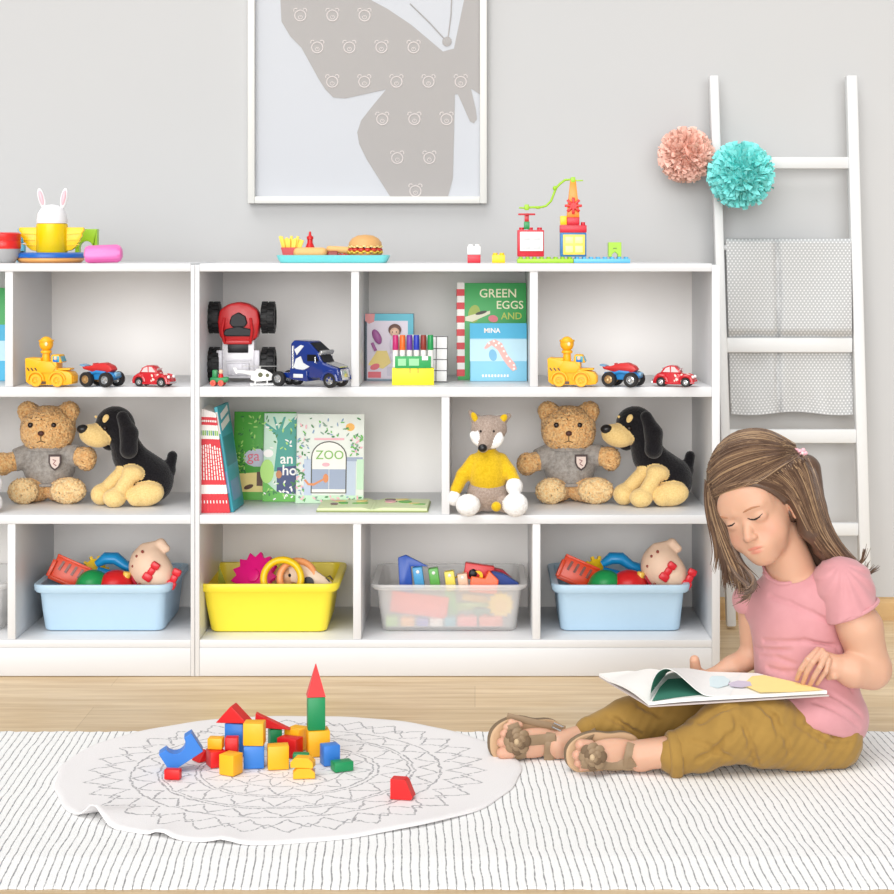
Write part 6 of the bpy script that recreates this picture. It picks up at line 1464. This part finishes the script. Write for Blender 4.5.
# ---- shirt
PK = bpy.data.materials.new('pink_cotton'); PK.use_nodes = True; t = NT(PK)
t.l(t.mix(t.noise(40, 3), lin((199, 138, 143)), lin((211, 151, 156))), t.b.inputs['Base Color']); t.b.inputs['Roughness'].default_value = .85; t.b.inputs['Sheen Weight'].default_value = .25; t.bump(t.noise(700, 2), .15, .0006)
T = SDF((.44, 3.36, .06), (.82, 3.76, .42), .0021)
T.ell(gq((798, 622, 20)), np.array((51, 42, 58))*px_, TF, k=0)
T.ell(gq((806, 672, 18)), np.array((54, 46, 50))*px_, TF, k=.03)
T.ell(gq((814, 716, 4)), np.array((55, 52, 42))*px_, TF, k=.025); T.ell(gq((812, 712, -14)), np.array((34, 40, 22))*px_, k=.03)
T.chain([gq((756, 603, 42)), gq((790, 594, 20)), gq((830, 597, -8))], np.array((18, 27, 23))*px_, k=.02)
T.cap(gq((785, 560, 10)), gq((795, 590, 20)), 24*px_, 29*px_, k=.012)
T.ell(gq((789, 552, 0)), np.array((30, 34, 31))*px_, k=.003, op='sub', mi=None)
n_ = np.array((-.30, 0, -.95)); T.half(gq((815, 720, 0)), n_, k=.003)
crs = [[(770, 596), (790, 603), (812, 613), (832, 623)], [(764, 641), (780, 642), (805, 641), (838, 646)], [(760, 656), (775, 657), (795, 664)], [(768, 668), (785, 672), (800, 671)], [(822, 690), (845, 702), (862, 716)], [(815, 702), (840, 712), (860, 727)], [(780, 690), (800, 700)], [(755, 648), (765, 650), (790, 650)], [(838, 650), (846, 668), (852, 690)]]
for c_ in crs:
    pp = [sdf_hit(T, x, y, off=1.1) for x, y in c_]
    for i in range(len(pp)-1):
        if pp[i] is not None and pp[i+1] is not None: T.cap(np.array(pp[i]), np.array(pp[i+1]), 1.5*px_, 1.3*px_, k=.007, op='sub', mi=None)
shirt = T.build('shirt', PK, person, relax=2, origin=PO)
SL = SDF((.60, 3.38, .24), (.80, 3.62, .44), .0018)
ax = np.array((.42, 0, -.90)); ax /= np.linalg.norm(ax)
SL.cap(gq((845, 586, -18)), gq((853, 615, -24)), 28*px_, 26*px_, k=0); SL.ell(gq((834, 582, -8)), np.array((19, 24, 23))*px_, k=.02)
SL.half(gq((853, 611, -22)), ax, k=.004)
def pleat(X, Y, Z):
    cx, cy, cz = gq((838, 560, -18)); a = np.arctan2(X-cx+Z*0, np.maximum(cz-Z, .002)+Y*0); rr2 = np.sqrt((X-cx)**2+(Z-cz)**2)
    return .0016*np.sin(a*17+Y*40)*np.clip(rr2/.05, 0, 1)
SL.fn(pleat); SL.build('sleeve', PK, person, relax=1, origin=PO)
b = MB(); c_ = np.array(gq((854.5, 610, -23))); e1 = np.cross(ax, (0, 1, 0)); e1 /= np.linalg.norm(e1); e2 = np.cross(ax, e1)
b.tube([Vector(c_+(e1*math.cos(a)*25*px_+e2*math.sin(a)*25*px_)-PO) for a in [2*PI*i/40 for i in range(40)]], 1.9*px_, 8, closed=True); b.build('sleeve_band', PK, person)
SL = SDF((.46, 3.5, .26), (.60, 3.74, .40), .002); SL.ell(gq((750, 600, 44)), np.array((17, 18, 17))*px_, k=0); SL.cap(gq((750, 600, 44)), gq((770, 596, 36)), 17*px_, 18*px_, k=.01); SL.half(gq((748, 612, 46)), (0, 0, -1), k=.003); SL.build('sleeve', PK, person, origin=PO)
nl = [(764, 573), (769, 578.5), (779, 583.5), (789, 583.5), (799, 578.5), (807, 571)]
tubeon('neckline_trim', T, nl, [2.0]*22, PK, .6, 8, n=22)
# ---- trousers
MU = bpy.data.materials.new('mustard_cotton_twill'); MU.use_nodes = True; t = NT(MU)
t.l(t.mix(t.noise(25, 4), lin((144, 110, 46)), lin((168, 131, 60))), t.b.inputs['Base Color']); t.b.inputs['Roughness'].default_value = .85; t.b.inputs['Sheen Weight'].default_value = .15; t.bump(t.noise(600, 2), .2, .0006)
Q = SDF((.16, 3.33, .008), (.84, 3.76, .26), .0023)
Q.ell(gq((816, 726, 8)), np.array((47, 43, 36))*px_, TF, k=0)
Q.chain([gq((832, 740, -20)), gq((800, 738, -28)), gq((765, 731, -38)), gq((728, 730, -46))], np.array((30, 32, 34, 31))*px_, k=.015)
Q.chain([gq((728, 730, -46)), gq((700, 745, -50)), gq((676, 754, -52))], np.array((31, 25, 20.5))*px_, k=.012)
Q.chain([gq((800, 722, 34)), gq((668, 716, 42)), gq((630, 722, 26)), gq((590, 731, 12))], np.array((36, 31, 24, 15))*px_, k=.015)
def cutcap(s, a, b, r): s.cap(a, b, r, r, k=.002, op='sub', mi=None)
for c_ in ([(742, 722), (752, 748), (758, 766)], [(700, 722), (715, 712), (735, 706)], [(735, 712), (738, 730), (730, 742)], [(770, 712), (785, 735), (790, 755)], [(690, 740), (705, 745), (730, 758)], [(800, 725), (830, 745), (850, 745)], [(808, 722), (835, 735), (852, 735)], [(640, 705), (660, 715), (690, 722)], [(610, 716), (640, 735), (665, 738)], [(760, 705), (775, 718), (778, 735)], [(698, 760), (715, 750), (728, 735)]):
    pp = [sdf_hit(Q, x, y, off=1.2) for x, y in c_]
    for i in range(len(pp)-1):
        if pp[i] is not None and pp[i+1] is not None: Q.cap(np.array(pp[i]), np.array(pp[i+1]), 2.6*px_, 1.8*px_, k=.008, op='sub', mi=None)
Q.fn(lambda X, Y, Z: .0009*np.sin(X*120+Z*60)*np.sin(Z*110+Y*50)+.0006*np.sin(X*260-Z*190+Y*70))
Q.half(np.array((0, 0, CT+.001)), (0, 0, -1), k=.003)
Q.build('trousers', MU, person, relax=1, origin=PO)
def hem(c, axd, r, th, name='trouser_cuff', ln=6):
    a_ = np.array(axd, float); a_ /= np.linalg.norm(a_); e1 = np.cross(a_, (0, 1, 0)); e1 /= np.linalg.norm(e1); e2 = np.cross(a_, e1); c = gq(c)-PO
    b = MB(); rings = []
    for (o_, rr_) in ((-ln, r-th), (-ln, r), (-ln*.6, r+th*.5), (ln*.6, r+th*.6), (ln, r), (ln, r-th)):
        rings.append([Vector(c+a_*o_*px_+(e1*math.cos(2*PI*i/40)+e2*math.sin(2*PI*i/40))*(rr_+.5*math.sin(i*1.3))*px_) for i in range(40)])
    loft(b, rings, 0, True, False, False); return b.build(name, MU, person, auto=60)
hem((674, 754.5, -52), (1, .05, .06), 21.5, 3.2)
hem((590, 731.5, 12), (1, .25, .2), 14, 2.4, ln=4)
# ---- sandals
SO = mat('olive_brown_leather', (146, 122, 94), rough=.6, var=.08, nscale=120, bump=.2); SE = mat('sole_beige', (198, 164, 128), rough=.7, var=.05); SD = mat('sole_dark_rubber', (128, 108, 84), rough=.8)
def sandal(c, tdir, w, bucklelbl):
    t_ = np.array(tdir, float); t_ /= np.linalg.norm(t_); up = np.array((0, 0, 1.)); up = up-t_*(t_@up); up /= np.linalg.norm(up); n_ = np.cross(t_, up)
    if n_[1] > 0: n_ = -n_
    o = gq(c)-PO
    def pt(a, bb, h): return Vector(o+(t_*a+up*bb+n_*h)*px_)
    def outline(sc_, h):
        pts = []
        for i in range(48):
            a = 2*PI*i/48; x = -math.cos(a)*w[0]; wd = w[1]*(1+.14*math.cos(a)); e = abs(math.sin(a))**.8*(1 if math.sin(a) > 0 else -1)
            wd *= 1-.16*math.exp(-((x-w[0]*.25)/(w[0]*.3))**2); pts.append(pt(x*sc_, e*wd*sc_, h))
        return pts
    b = MB(); loft(b, [outline(.96, -8.5), outline(1, -7.5), outline(1.0, -.8), outline(.99, -.5)], 0, True, True, True)
    sole = b.build('sandal', SD, person); sole['label'] = bucklelbl
    b = MB(); loft(b, [outline(.99, -.6), outline(1.0, .4), outline(.97, 1.6), outline(.93, 1.8)], 0, True, True, True); b.build('insole', SE, sole)
    return sole
s1 = sandal((528, 739.5, 11), (.94, .34, .02), (41, 24), 'brown strapped sandal with a leather flower, far foot')
s2 = sandal((603, 751, -38), (.95, .25, .10), (38, 20), 'brown strapped sandal with a leather flower, near foot')
def strap(par, pts, wd, m=SO, off=1.0, n=9, d=None):
    P2 = []
    for i in range(n):
        t_ = i/(n-1)*(len(pts)-1); a = min(int(t_), len(pts)-2); f = t_-a
        x = pts[a][0]*(1-f)+pts[a+1][0]*f; y = pts[a][1]*(1-f)+pts[a+1][1]*f
        if len(pts[a]) > 2 and len(pts[a+1]) > 2: P2.append(Vector(gq((x, y, pts[a][2]*(1-f)+pts[a+1][2]*f)))-Vector(PO))
        else:
            h_ = sdf_hit(B, x, y, off=off)
            P2.append((h_ if h_ is not None else (P2[-1]+Vector(PO) if P2 else Vector(gq((x, y, pts[a][2] if len(pts[a]) > 2 else 0)))))-Vector(PO))
            if h_ is None and P2: q = P2[-1]; P2[-1] = Vector(P(x, y, q.y+PO[1]))-Vector(PO)
    for _k in range(2):
        for i in range(1, len(P2)-1): P2[i] = P2[i]*.5+(P2[i-1]+P2[i+1])*.25
    b = MB(); b.tube(P2, wd*px_, 12, up=(0, 1, 0), flat=.22); return b.build('strap', m, par)
def rosette(par, c, r):
    c = gq(c)-PO; b = MB()
    for k, (n, rad, pr, dy) in enumerate(((8, .72, .42, 0), (6, .42, .34, -2), (4, .2, .24, -3.6))):
        for i in range(n):
            a = 2*PI*i/n+k*.5; p = Vector(c)+Vector((math.cos(a)*rad*r, dy, math.sin(a)*rad*r))*px_
            b.ball(p, (pr*r*px_, 1.7*px_, pr*r*1.15*px_), (18*math.sin(a), -math.degrees(a), 18*math.cos(a)), sub=2, mi=0 if (i+k) % 3 else 1)
    b.ball(Vector(c)+Vector((-1, -5, 1))*px_, (2.6*px_, 1.6*px_, 3.2*px_), sub=2, mi=2)
    return b.build('flower', [SO, mat('leather_edge', (112, 90, 66), rough=.7), mat('leather_pale', (196, 170, 134), rough=.6)], par)
strap(s1, [(521, 758), (519, 748), (516, 736), (512, 724)], 6.5); strap(s1, [(524, 741), (536, 740), (548, 739), (556, 738)], 5.2, off=1.6); strap(s1, [(551, 733), (550, 742), (549, 752), (549, 760)], 5.2)
strap(s1, [(507, 716, 4), (520, 719, 2), (536, 723, 2), (552, 726, 4), (565, 729, 8)], 3.4); strap(s1, [(510, 722), (508, 718, 2)], 5, SE) if False else None
b = MB(); b.tube([Vector(gq((x, y, 1)))-Vector(PO) for x, y in ((554, 723), (563, 727), (561, 731), (552, 727))], .8*px_, 8, closed=True); b.build('buckle', CHROME, s1)
rosette(s1, (517.5, 741.5, -13), 12.5)
strap(s2, [(590, 732), (590, 742), (588, 752), (588, 768)], 6.8); strap(s2, [(596, 763), (610, 766), (625, 765), (634, 762)], 5.2, off=1.4); strap(s2, [(633, 744), (631, 752), (629, 762), (629, 770)], 6.0)
rosette(s2, (593, 757, -66), 12.5)
# ---- the open book
def pgp(px, py, lift=0):
    a, b_, c_ = .152-.03296*.3165-.1013*3.406+lift*GS, .03296, .1013
    kx = (px-VX)/F; ky = (py-VY)/F; Y = (CZ-a)/(ky+b_*kx+c_); return Vector(P(px, py, Y))
bk = thing('open_picture_book', 'large open picture book lying across the knees of the child', 'book', pgp(700, 690))
BO = Vector(bk.location)
def slab(name, quad, z0, z1, m, nu=16, bend=None):
    A_, B_, D_, C_ = [pgp(*q)-BO for q in quad]; vs_ = []; fs_ = []
    for (zz) in (z0, z1):
        for j in range(3):
            for i in range(nu+1):
                u, v = i/nu, j/2; p = (A_*(1-u)+B_*u)*(1-v)+(C_*(1-u)+D_*u)*v; p = p+Vector((0, 0, (zz+(bend(u) if bend else 0))*GS)); vs_.append(p)
    W = nu+1
    for j in range(2):
        for i in range(nu):
            a = j*W+i; fs_.append([a, a+W, a+W+1, a+1]); a += 3*W; fs_.append([a, a+1, a+W+1, a+W])
    for i in range(nu): fs_.append([i, i+1, 3*W+i+1, 3*W+i]); a = 2*W; fs_.append([a+i+1, a+i, 3*W+a+i, 3*W+a+i+1])
    for j in range(2): a = j*W; fs_.append([a+W, a, 3*W+a, 3*W+a+W]); a = j*W+nu; fs_.append([a, a+W, 3*W+a+W, 3*W+a])
    b = MB(); b.add(vs_, fs_, 0, True); return b.build(name, m, bk, auto=35)
A_, B_, Dq, E_, C_, F_ = (649, 702.5), (827, 691), (757, 673.5), (668, 672.5), (599, 674.5), (628, 671.6)
PGM = mat('book_page_white', (244, 242, 238), rough=.75, var=.01); CV = mat('book_cover_grey', (196, 184, 180), rough=.5)
bendr = lambda u: 1.6*math.sin(min(1, u/.25)*PI/2)*1-1.5*u+.4
slab('cover', (A_, (829, 691.6), (759, 673), E_), -4.6, -3.4, CV)
slab('pages', (A_, B_, Dq, E_), -3.2, 0, PGM, bend=bendr)
slab('cover', (A_, C_, F_, E_), -4.6, -3.4, CV, bend=lambda u: 1.5*u)
slab('pages', (A_, C_, F_, E_), -3.2, -.6, PGM, bend=lambda u: 1.5*u+3.4*math.sin(min(1, u/.8)*PI))
# the page being turned, arched over the gutter
arcp = [(650, 701, 0), (651, 699, 10), (654, 698, 20), (659, 697, 26.5), (666, 696.2, 28.5), (675, 696, 25), (686, 696.6, 16), (697, 697.5, 7), (708, 698.6, 2.5), (730, 697.5, 1.2)]
va = []; fa = []
E0 = pgp(*E_)-pgp(*A_)
for side in (0, 1):
    for (x, y, h_) in resamp(arcp, 30):
        p = pgp(x, y)-BO; 
        for v in (0, .5, 1): q = p+E0*v*.8; va.append(q+Vector((0, 0, .0012*side+h_*GS*.93*(1-.86*v))))
for side in (0, 1):
    for i in range(29):
        for j in range(2):
            a = side*90+i*3+j; f = [a, a+3, a+4, a+1]; fa.append(f if side == 1 else f[::-1])
for i in range(29): a = i*3; fa.append([a, a+3, a+93, a+90]); fa.append([a+5, a+2, a+92, a+95])
b = MB(); b.add(va, fa, 0, True); tp = b.build('turning_page', mat('page_top_white', (238, 240, 238), rough=.7), bk)
tp.data.materials.append(mat('page_green', (62, 128, 108), rough=.7))
for i, p in enumerate(tp.data.polygons):
    if i < 58: p.material_index = 1
# printed art on the pages
def art(name, pts, m, lift):
    b = MB(); q = [pgp(x, y, lift)-BO for x, y in pts]; n = len(q); c = sum(q, Vector())/n
    b.add([c]+q, [[0, i+1, (i+1) % n+1] for i in range(n)], 0); b.v = b.v; return b.build(name, m, bk)
art('page_art', [(652, 701), (676, 697.5), (703, 694.5), (708, 690), (700, 683), (684, 678), (668, 679), (660, 687)], mat('page_green', (62, 128, 108), rough=.7), 1.9)
art('page_art', [(752, 676), (764, 675), (800, 683), (824, 690), (790, 692), (760, 692.5), (742, 685)], mat('page_yellow', (250, 226, 150), rough=.75), 2.6)
art('page_art', [(728, 683), (738, 680.5), (750, 681.5), (752, 685.5), (742, 687.5), (731, 686.5)], mat('page_lilac', (206, 198, 216), rough=.75), 2.9)
art('page_art', [(712, 676), (724, 676), (730, 680), (728, 685), (718, 688), (709, 686), (706, 681)], mat('page_sky', (214, 232, 236), rough=.75), 2.7)
